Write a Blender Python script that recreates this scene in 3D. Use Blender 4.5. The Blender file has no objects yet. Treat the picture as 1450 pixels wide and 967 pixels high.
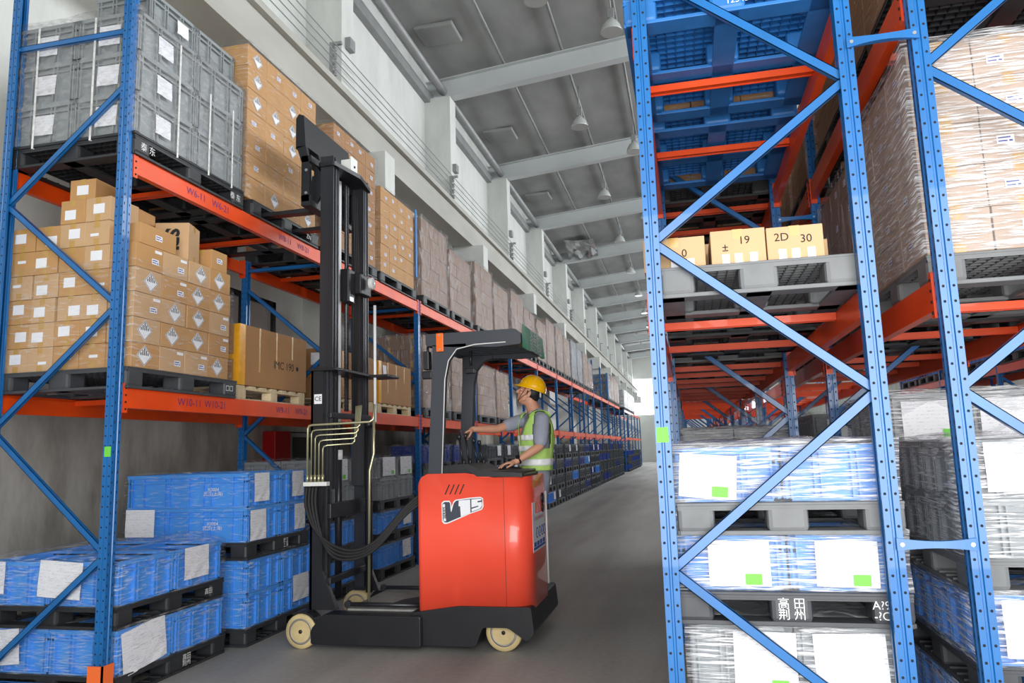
import bpy, bmesh, math, random
from mathutils import Vector, Matrix, Euler, noise
random.seed(7)
C = bpy.context.scene.collection
PI = math.pi

# ------------------------------------------------------------------ materials
def new_mat(name):
    m = bpy.data.materials.new(name); m.use_nodes = True
    nt = m.node_tree; b = nt.nodes['Principled BSDF']
    return m, nt, b
def lin(c):
    return tuple(((v/255)/12.92 if v/255 <= .04045 else ((v/255+.055)/1.055)**2.4) for v in c)+(1,)
def mat(name, rgb, rough=.5, metal=0, var=.0, scale=6, stretch=(1,1,1), spec=.5, coat=0, bump=0, bscale=40, emit=0, rvar=0):
    m, nt, b = new_mat(name)
    col = lin(rgb)
    b.inputs['Base Color'].default_value = col
    b.inputs['Roughness'].default_value = rough
    b.inputs['Metallic'].default_value = metal
    b.inputs['Specular IOR Level'].default_value = spec
    b.inputs['Coat Weight'].default_value = coat
    tc = nt.nodes.new('ShaderNodeTexCoord')
    mp = nt.nodes.new('ShaderNodeMapping'); mp.inputs['Scale'].default_value = stretch
    nt.links.new(tc.outputs['Object'], mp.inputs['Vector'])
    if var:
        n = nt.nodes.new('ShaderNodeTexNoise'); n.inputs['Scale'].default_value = scale; n.inputs['Detail'].default_value = 6
        nt.links.new(mp.outputs[0], n.inputs['Vector'])
        r = nt.nodes.new('ShaderNodeMapRange'); r.inputs[1].default_value = .3; r.inputs[2].default_value = .7
        r.inputs[3].default_value = 1-var; r.inputs[4].default_value = 1+var
        nt.links.new(n.outputs['Fac'], r.inputs[0])
        mx = nt.nodes.new('ShaderNodeVectorMath'); mx.operation = 'SCALE'
        mx.inputs[0].default_value = col[:3]
        nt.links.new(r.outputs[0], mx.inputs['Scale']); nt.links.new(mx.outputs[0], b.inputs['Base Color'])
        if rvar:
            r2 = nt.nodes.new('ShaderNodeMapRange'); r2.inputs[3].default_value = rough-rvar; r2.inputs[4].default_value = rough+rvar
            nt.links.new(n.outputs['Fac'], r2.inputs[0]); nt.links.new(r2.outputs[0], b.inputs['Roughness'])
    if bump:
        n2 = nt.nodes.new('ShaderNodeTexNoise'); n2.inputs['Scale'].default_value = bscale; n2.inputs['Detail'].default_value = 4
        nt.links.new(mp.outputs[0], n2.inputs['Vector'])
        bp = nt.nodes.new('ShaderNodeBump'); bp.inputs['Strength'].default_value = bump; bp.inputs['Distance'].default_value = .01
        nt.links.new(n2.outputs['Fac'], bp.inputs['Height']); nt.links.new(bp.outputs[0], b.inputs['Normal'])
    if emit:
        b.inputs['Emission Color'].default_value = col; b.inputs['Emission Strength'].default_value = emit
    return m

M = {}
M['blue'] = mat('blue_paint', (20,98,162), .34, .0, .10, 5, coat=.3)
M['hole'] = mat('slot_dark', (8,14,26), .8)
M['orange'] = mat('orange_paint', (228,74,12), .42, 0, .10, 3, coat=.2)
M['guard'] = mat('orange_guard', (240,110,50), .5)
M['bolt'] = mat('zinc', (190,195,200), .3, .9)
M['cardboard'] = mat('cardboard', (188,143,92), .78, 0, .06, 3, bump=.1, bscale=8)
M['cardboard2'] = mat('cardboard_pale', (196,160,120), .78, 0, .06, 3, bump=.1, bscale=8)
M['cardboard3'] = mat('cardboard_brown', (164,120,76), .75, 0, .08, 3, bump=.1, bscale=8)
M['cardboard4'] = mat('cardboard_dull', (132,102,80), .6, 0, .08, 4, bump=.1, bscale=8)
M['cardboard5'] = mat('cardboard_greyed', (178,154,134), .7, 0, .08, 4, bump=.1, bscale=8)
M['tape'] = mat('packing_tape', (190,150,84), .25, 0, .05)
M['yellow_tape'] = mat('yellow_tape', (226,160,40), .2, 0, .12, 12)
M['ink'] = mat('black_ink', (30,28,30), .8)
M['bluebox_ink'] = mat('blue_ink', (60,70,150), .8)
M['purple_ink'] = mat('purple_ink', (92,40,110), .6)
M['white_ink'] = mat('white_stencil', (225,225,225), .7)
M['plastic_black'] = mat('black_plastic', (44,46,49), .5, 0, .2, 8)
M['plastic_grey'] = mat('grey_plastic', (112,114,115), .6, 0, .14, 7)
M['plastic_dark'] = mat('dark_grey_plastic', (66,68,72), .5, 0, .16, 7)
M['plastic_blue'] = mat('blue_pallet_plastic', (36,110,180), .5, 0, .12, 7)
M['wood'] = mat('pallet_wood', (214,196,160), .8, 0, .14, 5, (1,8,1))
M['tote_blue'] = mat('blue_crate_plastic', (64,146,228), .38, 0, .05, 4)
M['tote_navy'] = mat('navy_crate_plastic', (30,58,140), .4, 0, .10, 4)
M['tote_grey'] = mat('grey_crate_plastic', (138,144,146), .42, 0, .06, 4)
M['tote_dark'] = mat('dark_grey_crate_plastic', (70,76,82), .42, 0, .10, 4)
M['white_plastic'] = mat('white_plastic', (225,226,222), .4)
M['strap'] = mat('white_strap', (232,232,228), .5)
M['green_sticker'] = mat('green_sticker', (110,205,70), .6)
M['red'] = mat('truck_red', (250,84,60), .34, 0, .03, 2, coat=.5, spec=.5)
M['tblack'] = mat('truck_black', (30,31,35), .38, 0, .15, 5, bump=.03, bscale=30)
M['tgrey'] = mat('truck_guard_grey', (52,56,64), .45, 0, .06, 4)
M['rail'] = mat('mast_steel', (64,65,70), .32, .6, .25, 6, (1,1,.1))
M['chrome'] = mat('chrome_rod', (240,241,243), .25, .0)
M['brass'] = mat('plated_pipe', (200,196,160), .3, .8)
M['rubber'] = mat('rubber', (28,28,30), .7)
M['tyre'] = mat('polyurethane_tyre', (206,184,134), .55, 0, .12, 10)
M['hub'] = mat('hub_metal', (150,146,140), .5, .4, .2, 14)
M['plate'] = mat('floor_plate', (150,150,146), .5, .2, .15, 10)
M['sticker_white'] = mat('white_sticker', (235,236,240), .5)
M['sign_blue'] = mat('sign_blue', (30,80,170), .5)
M['sign_red'] = mat('sign_red', (200,50,60), .5)
M['yellow_letter'] = mat('yellow_letter', (235,190,60), .5)
M['green_sign'] = mat('green_sign', (18,158,112), .35)
M['amber'] = mat('orange_reflector', (240,110,30), .3)
M['skin'] = mat('skin', (206,150,122), .5, 0, .05, 20)
M['hair'] = mat('black_hair', (22,20,22), .6)
M['shirt'] = mat('grey_shirt', (150,154,168), .85, 0, .06, 8, bump=.3, bscale=14)
M['trousers'] = mat('grey_trousers', (138,142,154), .85, 0, .06, 8, bump=.3, bscale=12)
M['vest'] = mat('lime_vest', (176,216,112), .7, 0, .05, 9, bump=.25, bscale=16)
M['reflect'] = mat('reflective_band', (236,238,240), .35)
M['helmet'] = mat('yellow_helmet', (248,186,8), .22, 0, coat=.6)
M['wstrap'] = mat('watch_black', (22,22,26), .35)
M['plaster'] = mat('plaster', (206,208,204), .85, 0, .06, .6, bump=.05)
M['galv'] = mat('galvanised', (150,152,152), .5, .3, .1, 3)
M['rafter'] = mat('rafter_paint', (196,200,200), .6, 0, .06, 1)
M['concrete_beam'] = mat('concrete_beam', (176,175,168), .85, 0, .12, 2, (1,.3,1))
M['lampshade'] = mat('lamp_shade', (205,208,205), .25, .2)
M['firered'] = mat('fire_red', (180,20,24), .4)
M['darkglass'] = mat('dark_glass', (40,42,44), .08, .2)
M['foil'] = mat('foil', (190,192,194), .25, .8, .1)
M['winlight'] = mat('window_light', (250,252,255), .5, emit=3.2)

def floor_mat():
    m, nt, b = new_mat('floor_concrete')
    tc = nt.nodes.new('ShaderNodeTexCoord')
    n = nt.nodes.new('ShaderNodeTexNoise'); n.inputs['Scale'].default_value = .55; n.inputs['Detail'].default_value = 9
    n2 = nt.nodes.new('ShaderNodeTexNoise'); n2.inputs['Scale'].default_value = 22; n2.inputs['Detail'].default_value = 6
    mp = nt.nodes.new('ShaderNodeMapping'); mp.inputs['Scale'].default_value = (2.5,.35,1)
    nt.links.new(tc.outputs['Object'], mp.inputs['Vector']); nt.links.new(mp.outputs[0], n.inputs['Vector'])
    nt.links.new(tc.outputs['Object'], n2.inputs['Vector'])
    a = nt.nodes.new('ShaderNodeMath'); a.operation = 'MULTIPLY_ADD'; a.inputs[1].default_value = .25
    nt.links.new(n2.outputs['Fac'], a.inputs[0]); nt.links.new(n.outputs['Fac'], a.inputs[2])
    r = nt.nodes.new('ShaderNodeValToRGB')
    r.color_ramp.elements[0].position = .42; r.color_ramp.elements[0].color = lin((132,130,126))
    r.color_ramp.elements[1].position = .85; r.color_ramp.elements[1].color = lin((172,170,165))
    nt.links.new(a.outputs[0], r.inputs[0]); nt.links.new(r.outputs[0], b.inputs['Base Color'])
    b.inputs['Roughness'].default_value = .62
    bp = nt.nodes.new('ShaderNodeBump'); bp.inputs['Strength'].default_value = .12; bp.inputs['Distance'].default_value = .005
    nt.links.new(n2.outputs['Fac'], bp.inputs['Height']); nt.links.new(bp.outputs[0], b.inputs['Normal'])
    return m
M['floor'] = floor_mat()

def wall_mat():
    # bare stained concrete dado below, pale plaster above
    m, nt, b = new_mat('wall_concrete')
    tc = nt.nodes.new('ShaderNodeTexCoord'); sp = nt.nodes.new('ShaderNodeSeparateXYZ')
    nt.links.new(tc.outputs['Object'], sp.inputs[0])
    mp = nt.nodes.new('ShaderNodeMapping'); mp.inputs['Scale'].default_value = (1,1,.35)
    nt.links.new(tc.outputs['Object'], mp.inputs['Vector'])
    n = nt.nodes.new('ShaderNodeTexNoise'); n.inputs['Scale'].default_value = 1.6; n.inputs['Detail'].default_value = 9; n.inputs['Roughness'].default_value = .65
    nt.links.new(mp.outputs[0], n.inputs['Vector'])
    r1 = nt.nodes.new('ShaderNodeValToRGB')
    e = r1.color_ramp.elements; e[0].position = .34; e[0].color = lin((128,124,115)); e[1].position = .66; e[1].color = lin((198,195,187))
    nt.links.new(n.outputs['Fac'], r1.inputs[0])
    r2 = nt.nodes.new('ShaderNodeValToRGB')
    e = r2.color_ramp.elements; e[0].position = .3; e[0].color = lin((196,198,194)); e[1].position = .6; e[1].color = lin((214,216,212))
    nt.links.new(n.outputs['Fac'], r2.inputs[0])
    g = nt.nodes.new('ShaderNodeMapRange'); g.inputs[1].default_value = 2.2; g.inputs[2].default_value = 2.5
    nt.links.new(sp.outputs[2], g.inputs[0])
    mx = nt.nodes.new('ShaderNodeMix'); mx.data_type = 'RGBA'
    nt.links.new(g.outputs[0], mx.inputs[0]); nt.links.new(r1.outputs[0], mx.inputs[6]); nt.links.new(r2.outputs[0], mx.inputs[7])
    nt.links.new(mx.outputs[2], b.inputs['Base Color']); b.inputs['Roughness'].default_value = .85
    return m
M['wall'] = wall_mat(); M['pier'] = M['wall']
M['roof'] = mat('roof_insulation', (158,160,158), .7, 0, .18, 1.1, (1,.6,1), bump=.25, bscale=3)

def film_mat(name, strength=.35, tint=(235,238,242), stretch=(2,2,18), lo=.42, hi=.7, base=.08, scale=5):
    # clear stretch film: mostly see-through, with glossy wrinkle streaks
    m = bpy.data.materials.new(name); m.use_nodes = True; nt = m.node_tree
    for n in list(nt.nodes): nt.nodes.remove(n)
    out = nt.nodes.new('ShaderNodeOutputMaterial')
    tr = nt.nodes.new('ShaderNodeBsdfTransparent'); tr.inputs[0].default_value = (.97,.97,.98,1)
    pb = nt.nodes.new('ShaderNodeBsdfPrincipled'); pb.inputs['Base Color'].default_value = lin(tint); pb.inputs['Roughness'].default_value = .22
    pb.inputs['Specular IOR Level'].default_value = .9
    tc = nt.nodes.new('ShaderNodeTexCoord'); mp = nt.nodes.new('ShaderNodeMapping'); mp.inputs['Scale'].default_value = stretch
    mp.inputs['Rotation'].default_value = (.12,.1,0)
    nt.links.new(tc.outputs['Object'], mp.inputs['Vector'])
    n = nt.nodes.new('ShaderNodeTexNoise'); n.inputs['Scale'].default_value = scale; n.inputs['Detail'].default_value = 5; n.inputs['Distortion'].default_value = .6
    nt.links.new(mp.outputs[0], n.inputs['Vector'])
    r = nt.nodes.new('ShaderNodeMapRange'); r.inputs[1].default_value = lo; r.inputs[2].default_value = hi; r.inputs[3].default_value = base; r.inputs[4].default_value = strength
    nt.links.new(n.outputs['Fac'], r.inputs[0])
    bp = nt.nodes.new('ShaderNodeBump'); bp.inputs['Strength'].default_value = .9; bp.inputs['Distance'].default_value = .02
    nt.links.new(n.outputs['Fac'], bp.inputs['Height']); nt.links.new(bp.outputs[0], pb.inputs['Normal'])
    mx = nt.nodes.new('ShaderNodeMixShader')
    nt.links.new(r.outputs[0], mx.inputs[0]); nt.links.new(tr.outputs[0], mx.inputs[1]); nt.links.new(pb.outputs[0], mx.inputs[2])
    nt.links.new(mx.outputs[0], out.inputs[0])
    return m
M['film'] = film_mat('stretch_film', .42, base=.03, lo=.48, hi=.72)
M['film_heavy'] = film_mat('stretch_film_heavy', .75, tint=(250,250,252), lo=.46, hi=.62, base=.12, stretch=(1.4,1.4,22))
M['film_vert'] = film_mat('stretch_film_vertical', .55, tint=(215,215,218), lo=.5, hi=.68, base=.08, stretch=(9,9,1.2))
M['film_soft'] = film_mat('stretch_film_soft', .30, base=.02, lo=.52, hi=.72, stretch=(2,2,12))
M['film_dark'] = film_mat('stretch_film_dusty', .34, tint=(190,188,186), stretch=(3,3,6), base=.06)

def paper_mat():
    m, nt, b = new_mat('printed_paper')
    tc = nt.nodes.new('ShaderNodeTexCoord')
    w = nt.nodes.new('ShaderNodeTexWave'); w.wave_type = 'BANDS'; w.bands_direction = 'Z'; w.inputs['Scale'].default_value = 14; w.inputs['Distortion'].default_value = 1.5
    n = nt.nodes.new('ShaderNodeTexNoise'); n.inputs['Scale'].default_value = 60
    nt.links.new(tc.outputs['Object'], w.inputs['Vector']); nt.links.new(tc.outputs['Object'], n.inputs['Vector'])
    m1 = nt.nodes.new('ShaderNodeMath'); m1.operation = 'MULTIPLY'
    nt.links.new(w.outputs['Fac'], m1.inputs[0]); nt.links.new(n.outputs['Fac'], m1.inputs[1])
    r = nt.nodes.new('ShaderNodeValToRGB')
    e = r.color_ramp.elements; e[0].position = .44; e[0].color = lin((232,233,236)); e[1].position = .62; e[1].color = lin((205,206,214))
    nt.links.new(m1.outputs[0], r.inputs[0]); nt.links.new(r.outputs[0], b.inputs['Base Color']); b.inputs['Roughness'].default_value = .6
    return m
M['paper'] = paper_mat()

# ------------------------------------------------------------------ mesh helpers
class MB:
    def __init__(s): s.bm = bmesh.new()
    def quadset(s, vs, fs, mi=0):
        v = [s.bm.verts.new(p) for p in vs]
        for f in fs:
            try: fc = s.bm.faces.new([v[i] for i in f]); fc.material_index = mi
            except ValueError: pass
        return v
    def box(s, x0, x1, y0, y1, z0, z1, mi=0, bev=0):
        vs = [(x0,y0,z0),(x1,y0,z0),(x1,y1,z0),(x0,y1,z0),(x0,y0,z1),(x1,y0,z1),(x1,y1,z1),(x0,y1,z1)]
        n0 = len(s.bm.faces)
        v = s.quadset(vs, [(0,3,2,1),(4,5,6,7),(0,1,5,4),(1,2,6,5),(2,3,7,6),(3,0,4,7)], mi)
        if bev:
            es = list({e for x in v for e in x.link_edges})
            bmesh.ops.bevel(s.bm, geom=es, offset=bev, segments=2, affect='EDGES', profile=.5, material=-1)
        return s
    def tube(s, pts, r, seg=8, mi=0, caps=True):
        pts = [Vector(p) for p in pts]; rings = []
        rr = r if isinstance(r, (list, tuple)) else [r]*len(pts)
        up = Vector((0,0,1))
        t0 = (pts[1]-pts[0]).normalized()
        a = t0.cross(up)
        if a.length < .05: a = t0.cross(Vector((0,1,0)))
        a.normalize()
        for i, p in enumerate(pts):
            if i == 0: t = pts[1]-pts[0]
            elif i == len(pts)-1: t = pts[-1]-pts[-2]
            else: t = (pts[i+1]-p).normalized()+(p-pts[i-1]).normalized()
            t.normalize(); a = (a - t*a.dot(t)).normalized(); b = t.cross(a)
            rings.append([s.bm.verts.new(p+a*rr[i]*math.cos(2*PI*k/seg)+b*rr[i]*math.sin(2*PI*k/seg)) for k in range(seg)])
        for i in range(len(rings)-1):
            for k in range(seg):
                f = s.bm.faces.new([rings[i][k], rings[i][(k+1)%seg], rings[i+1][(k+1)%seg], rings[i+1][k]]); f.material_index = mi; f.smooth = True
        if caps:
            for rg in (rings[0][::-1], rings[-1]):
                f = s.bm.faces.new(rg); f.material_index = mi
        return s
    def prism(s, poly, axis, a0, a1, mi=0, bev=0):
        # poly: 2-D points in the plane normal to axis (X:(y,z) Y:(x,z) Z:(x,y))
        def P(u, v, w): return {'X':(w,u,v), 'Y':(u,w,v), 'Z':(u,v,w)}[axis]
        n = len(poly)
        v0 = [s.bm.verts.new(P(u,v,a0)) for u, v in poly]; v1 = [s.bm.verts.new(P(u,v,a1)) for u, v in poly]
        fs = [s.bm.faces.new(v0[::-1]), s.bm.faces.new(v1)]
        for i in range(n): fs.append(s.bm.faces.new([v0[i], v0[(i+1)%n], v1[(i+1)%n], v1[i]]))
        for f in fs: f.material_index = mi
        if bev:
            es = list({e for f in fs for e in f.edges})
            bmesh.ops.bevel(s.bm, geom=es, offset=bev, segments=3, affect='EDGES', profile=.5, material=-1)
        return s
    def lathe(s, prof, c, axis='Z', seg=24, mi=0):
        rings = []
        for r, h in prof:
            ring = []
            for k in range(seg):
                a = 2*PI*k/seg; u, v = r*math.cos(a), r*math.sin(a)
                p = {'Z':(u,v,h), 'Y':(u,h,v), 'X':(h,u,v)}[axis]
                ring.append(s.bm.verts.new(Vector(p)+Vector(c)))
            rings.append(ring)
        for i in range(len(rings)-1):
            for k in range(seg):
                f = s.bm.faces.new([rings[i][k], rings[i][(k+1)%seg], rings[i+1][(k+1)%seg], rings[i+1][k]]); f.material_index = mi; f.smooth = True
        for rg in (rings[0], rings[-1]):
            try: f = s.bm.faces.new(rg); f.material_index = mi
            except ValueError: pass
        return s
    def mesh(s, name, mats):
        bmesh.ops.recalc_face_normals(s.bm, faces=s.bm.faces[:])
        me = bpy.data.meshes.new(name); s.bm.to_mesh(me); s.bm.free()
        for m in (mats if isinstance(mats, (list, tuple)) else [mats]): me.materials.append(M[m] if isinstance(m, str) else m)
        return me
    def obj(s, name, mats, parent=None, loc=(0,0,0)):
        return link(name, s.mesh(name, mats), parent, loc)

def link(name, me, parent=None, loc=(0,0,0), rot=(0,0,0)):
    o = bpy.data.objects.new(name, me); C.objects.link(o)
    o.location = loc; o.rotation_euler = rot
    if parent: o.parent = parent
    return o
def fit(label):
    for a, b in ((' plastic crate',' crate'),(', aisle side, ',' aisle-side '),(', wall side, ',' wall-side '),(' nearer end,',' near,'),(' farther end,',' far,'),(' of the ',', '),(' along the wall',' by wall')):
        if len(label.split()) <= 16: break
        label = label.replace(a, b)
    assert 4 <= len(label.split()) <= 16, label
    return label
def tag(o, label, cat, group=None, kind=None):
    label = fit(label)
    o['label'] = label; o['category'] = cat
    if group: o['group'] = group
    if kind: o['kind'] = kind
    return o
def thing(name, label, cat, loc=(0,0,0), rz=0, group=None, kind=None):
    o = bpy.data.objects.new(name, None); C.objects.link(o); o.empty_display_size = .1
    o.location = loc; o.rotation_euler = (0,0,rz)
    return tag(o, label, cat, group, kind)
def struct(o): o['kind'] = 'structure'; return o
def dup(src, loc, rz=None, label=None, group=None, keep=None):
    def rec(o, par):
        c = o.copy(); C.objects.link(c)
        if par: c.parent = par
        for ch in kids.get(o, ()): rec(ch, c)
        return c
    kids = {}
    for ch in ALLKIDS(src): kids.setdefault(ch.parent, []).append(ch)
    r = rec(src, None); r.location = loc
    if rz is not None: r.rotation_euler = (0,0,rz)
    if label: r['label'] = fit(label)
    if group: r['group'] = group
    return r
def ALLKIDS(o):
    out = []
    for ch in o.children:
        out.append(ch); out += ALLKIDS(ch)
    return out

TXT = {}
ROT = {'+X':(PI/2,0,PI/2), '-X':(PI/2,0,-PI/2), '-Y':(PI/2,0,0), '+Y':(PI/2,0,PI), '+Z':(0,0,0)}
def text(body, size, loc, face, mt, parent=None, name='lettering', bold=.0, roll=0, xs=1):
    key = (body, size, mt, bold)
    if key not in TXT:
        cu = bpy.data.curves.new('t', 'FONT'); cu.body = body; cu.size = size; cu.align_x = 'CENTER'; cu.align_y = 'CENTER'
        cu.offset = bold; cu.resolution_u = 3; cu.space_line = .9
        to = bpy.data.objects.new('t', cu); C.objects.link(to)
        dg = bpy.context.evaluated_depsgraph_get(); dg.update()
        me = bpy.data.meshes.new_from_object(to.evaluated_get(dg)); me.materials.clear(); me.materials.append(M[mt])
        bpy.data.objects.remove(to); TXT[key] = me
    o = link(name, TXT[key], parent, loc, ROT[face] if isinstance(face, str) else face)
    if roll: o.rotation_euler = (Euler(ROT[face]).to_matrix() @ Matrix.Rotation(roll, 3, 'Z')).to_euler()
    o.scale = (xs,1,1)
    return o

ORD = 'first second third fourth fifth sixth seventh eighth ninth tenth eleventh twelfth thirteenth fourteenth fifteenth sixteenth seventeenth eighteenth nineteenth twentieth'.split()

# ------------------------------------------------------------------ camera
cam_d = bpy.data.cameras.new('camera'); cam = bpy.data.objects.new('camera', cam_d); C.objects.link(cam)
F = 1056.64; yaw, pitch, roll = .227985, .143143, -.029943
fwd = Vector((-math.sin(yaw)*math.cos(pitch), math.cos(yaw)*math.cos(pitch), math.sin(pitch)))
rgt = Vector((math.cos(yaw), math.sin(yaw), 0)); up = rgt.cross(fwd)
r_ = rgt*math.cos(roll)+up*math.sin(roll); u_ = -rgt*math.sin(roll)+up*math.cos(roll)
mw = Matrix((r_, u_, -fwd)).transposed().to_4x4(); mw.translation = (0,0,1.6)
cam.matrix_world = mw; cam_d.sensor_width = 36; cam_d.lens = F/1450*36; cam_d.clip_end = 300; cam_d.clip_start = .05
bpy.context.scene.camera = cam

# ------------------------------------------------------------------ the building
WX = -5.85; RY = [-.9+5.86*k for k in range(-1, 14)]      # rafter lines
def roofz(x): return 10.86+.09*(x-WX)
fl = MB(); fl.box(-8,12,-14,80,-.2,0); struct(fl.obj('floor', 'floor'))
w = MB(); w.box(WX-.3,WX,-14,80,0,11.4); struct(w.obj('wall_left', 'wall'))
w = MB(); w.box(11,11.3,-14,80,0,12.6); struct(w.obj('wall_right', 'wall'))
w = MB()
w.box(WX,11,76,76.3,0,4.6); w.box(WX,-6.0+.6,76,76.3,4.6,12.4); w.box(-1.2,11,76,76.3,4.6,12.4); w.box(-5.4,-1.2,76,76.3,8.2,12.4)
struct(w.obj('wall_back', 'plaster'))
w = MB(); w.box(-5.4,-1.2,76.1,76.15,4.6,8.2); struct(w.obj('window_2', 'winlight'))
# unseen wall behind the camera, its opening added for the front light
w = MB(); w.box(WX,-2.6,-2.3,-2,0,10.8); w.box(5.4,11,-2.3,-2,0,11.2); w.box(-2.6,5.4,-2.3,-2,5.0,11.0); struct(w.obj('wall_front', 'plaster'))
w = MB(); w.prism([(WX-.3,roofz(WX-.3)),(11.3,roofz(11.3)),(11.3,roofz(11.3)+.12),(WX-.3,roofz(WX-.3)+.12)], 'Y', -14, 80)
struct(w.obj('ceiling', 'roof'))
k = 0
for y in RY:
    m = MB()   # tapered steel rafter: web and two flanges
    zb = lambda x: 10.22+.09*(x+5.2)
    for (dz0, dz1, hw) in ((0,.025,.13),(.025,.50,.012),(.50,.525,.13)):
        m.prism([(WX,zb(WX)+dz0),(11,zb(11)+dz0),(11,zb(11)+dz1),(WX,zb(WX)+dz1)], 'Y', y-hw, y+hw)
    k += 1; struct(m.obj('trim_%d' % k, 'rafter'))
for i, y in enumerate(RY):
    if 4 < y < 6: continue
    m = MB(); m.box(WX,-5.2,y-.22,y+.22,0,10.2); m.box(-5.2,-4.45,y-.2,y+.2,5.75,6.38)
    k += 1; struct(m.obj('trim_%d' % k, 'wall'))
m = MB(); m.box(-5.15,-4.7,-10,76,6.38,6.86); m.box(-5.2,-4.62,-10,76,6.86,6.95)
k += 1; struct(m.obj('trim_%d' % k, 'concrete_beam'))
m = MB(); m.tube([(-5.42,-10,10.42),(-5.42,76,10.42)], .10, 10); m.box(-5.85,-5.7,-10,76,10.1,10.35); k += 1; struct(m.obj('trim_%d' % k, 'galv'))
for x in (-3.86,-2.42,-1.05,.4):
    m = MB(); m.tube([(x,-10,roofz(x)-.09),(x,76,roofz(x)-.09)], .035, 8); k += 1; struct(m.obj('trim_%d' % k, 'galv'))
# crane conductor wires on insulator brackets
rails = MB(); rails.box(-4.95,-4.83,-10,76,6.95,7.0); rails.box(-4.90,-4.88,-10,76,7.0,7.09)
for y in [j*.75-9 for j in range(112)]: rails.box(-5.02,-4.78,y,y+.08,6.95,7.03)
rails = rails.obj('crane_rail', 'galv'); tag(rails, 'long steel crane rail clipped to the top of the concrete ledge', 'rail', kind='thing')
WZ = [7.3+.14*j for j in range(6)]
for j, z in enumerate(WZ):
    m = MB(); m.tube([(-5.05,-8,z),(-5.05,76,z)], .009, 5)
    tag(m.obj('conductor_wire','galv'), 'thin grey conductor wire on wall brackets, %s of six from bottom' % ORD[j], 'wire', 'conductor wires above the crane ledge')
br = MB(); br.box(-5.2,-5.14,-.03,.03,7.15,8.1); br.box(-5.2,-5.0,-.025,.025,7.15,7.2); br.box(-5.2,-5.0,-.025,.025,8.05,8.1)
brm = br.mesh('bracket_post','galv')
im = MB(); im.lathe([(.01,0),(.035,.01),(.035,.04),(.02,.05),(.035,.06),(.035,.09),(.01,.1)], (-5.12,0,0), 'Z', 10); imm = im.mesh('insulator','galv')
n = 0
for j in range(10):
    y = 10.2+6.15*j
    t = thing('wall_mount_bracket', 'steel wire bracket with insulators, %s along the wall from the near end' % ORD[j], 'bracket', (0,y,0), group='wire brackets on the wall')
    link('bracket_post', brm, t)
    if j < 5:
        for z in WZ: link('insulator', imm, t, (0,0,z-.05))
# pipes, boxes on pilasters
for i, y in enumerate(RY[3:11]):
    m = MB(); m.box(-5.2,-5.1,y-.1,y+.1,8.3,8.5,bev=.01)
    tag(m.obj('wall_mount_box','galv'), 'small grey junction box on the %s white wall pier' % ORD[i], 'junction box', 'junction boxes on the wall piers')
# window and hydrant cabinet behind the rack
m = MB(); m.box(WX,WX+.06,8.0,9.7,2.75,2.83); m.box(WX,WX+.06,8.0,9.7,3.75,3.83); m.box(WX,WX+.06,8.0,8.08,2.75,3.83); m.box(WX,WX+.06,9.62,9.7,2.75,3.83); m.box(WX,WX+.05,8.82,8.88,2.8,3.8)
wf = m.obj('window_1', 'darkglass'); struct(wf)
m = MB(); m.box(WX+.005,WX+.02,8.08,9.62,2.83,3.75); m.obj('pane', 'lampshade', wf)
t = thing('hydrant_cabinet', 'red fire hydrant cabinet with dark glass door on the concrete wall', 'cabinet', (WX,9.5,0))
m = MB(); m.box(0,.2,0,.42,.4,1.95,bev=.01); m.obj('side_panel','firered',t)
m = MB(); m.box(0,.16,.42,1.4,.4,1.95,bev=.01); d = m.obj('door','darkglass',t)
m = MB(); m.box(.16,.18,.44,.5,.42,1.93); m.box(.16,.18,1.32,1.38,.42,1.93); m.box(.16,.18,.5,1.32,1.87,1.93); m.box(.16,.18,.5,1.32,.42,.48); m.obj('door_frame','galv',d)
# lamps
lm = MB(); lm.lathe([(.23,-.15),(.225,-.13),(.19,-.02),(.12,.09),(.06,.13),(.05,.16),(.001,.17)], (0,0,0), 'Z', 20); lshade = lm.mesh('lamp_shade','lampshade')
lm = MB(); lm.box(-.07,.07,-.06,.06,.16,.36,bev=.01); lm.tube([(0,0,.36),(0,0,1.0)], .012, 6); lbal = lm.mesh('lamp_housing','galv')
rows = [(-2.33,[12.9+5.86*j for j in range(8)],'row nearer the wall'),(-1.05,[14.4+6.5*j for j in range(7)],'row nearer the blue racks')]
for x, ys, rn in rows:
    for j, y in enumerate(ys):
        t = thing('ceiling_lamp', 'unlit bell-shaped ceiling lamp, %s in the %s' % (ORD[j], rn), 'lamp', (x,y,10.15), group='high bay lamps under the roof')
        link('lamp_shade', lshade, t); link('lamp_housing', lbal, t)
# patched insulation and one torn flap
for j, (x, y) in enumerate([(-4.95,14.9),(-4.95,20.6),(-4.95,26.4)]):
    m = MB(); m.box(x-.45,x+.45,y-.4,y+.4,roofz(x)-.1,roofz(x)-.0,bev=.03)
    tag(m.obj('roof_vent','roof'), 'grey square patch of sagging roof insulation, %s along the wall' % ORD[j], 'vent', 'roof patches')
m = MB(); g = []
for i in range(7):
    for j in range(7):
        g.append(m.bm.verts.new((-5.0+.22*i+.05*random.random(), 32.4+.3*j, roofz(-4.6)-.1-.5*abs(math.sin(i*1.3+j*.9))*(j/6)-random.random()*.12)))
for i in range(6):
    for j in range(6): m.bm.faces.new([g[i*7+j],g[i*7+j+1],g[i*7+j+8],g[i*7+j+7]])
o = m.obj('torn_insulation','foil'); tag(o, 'torn foil insulation flap hanging from the grey roof', 'insulation')
md = o.modifiers.new('s','SOLIDIFY'); md.thickness = .01

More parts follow.
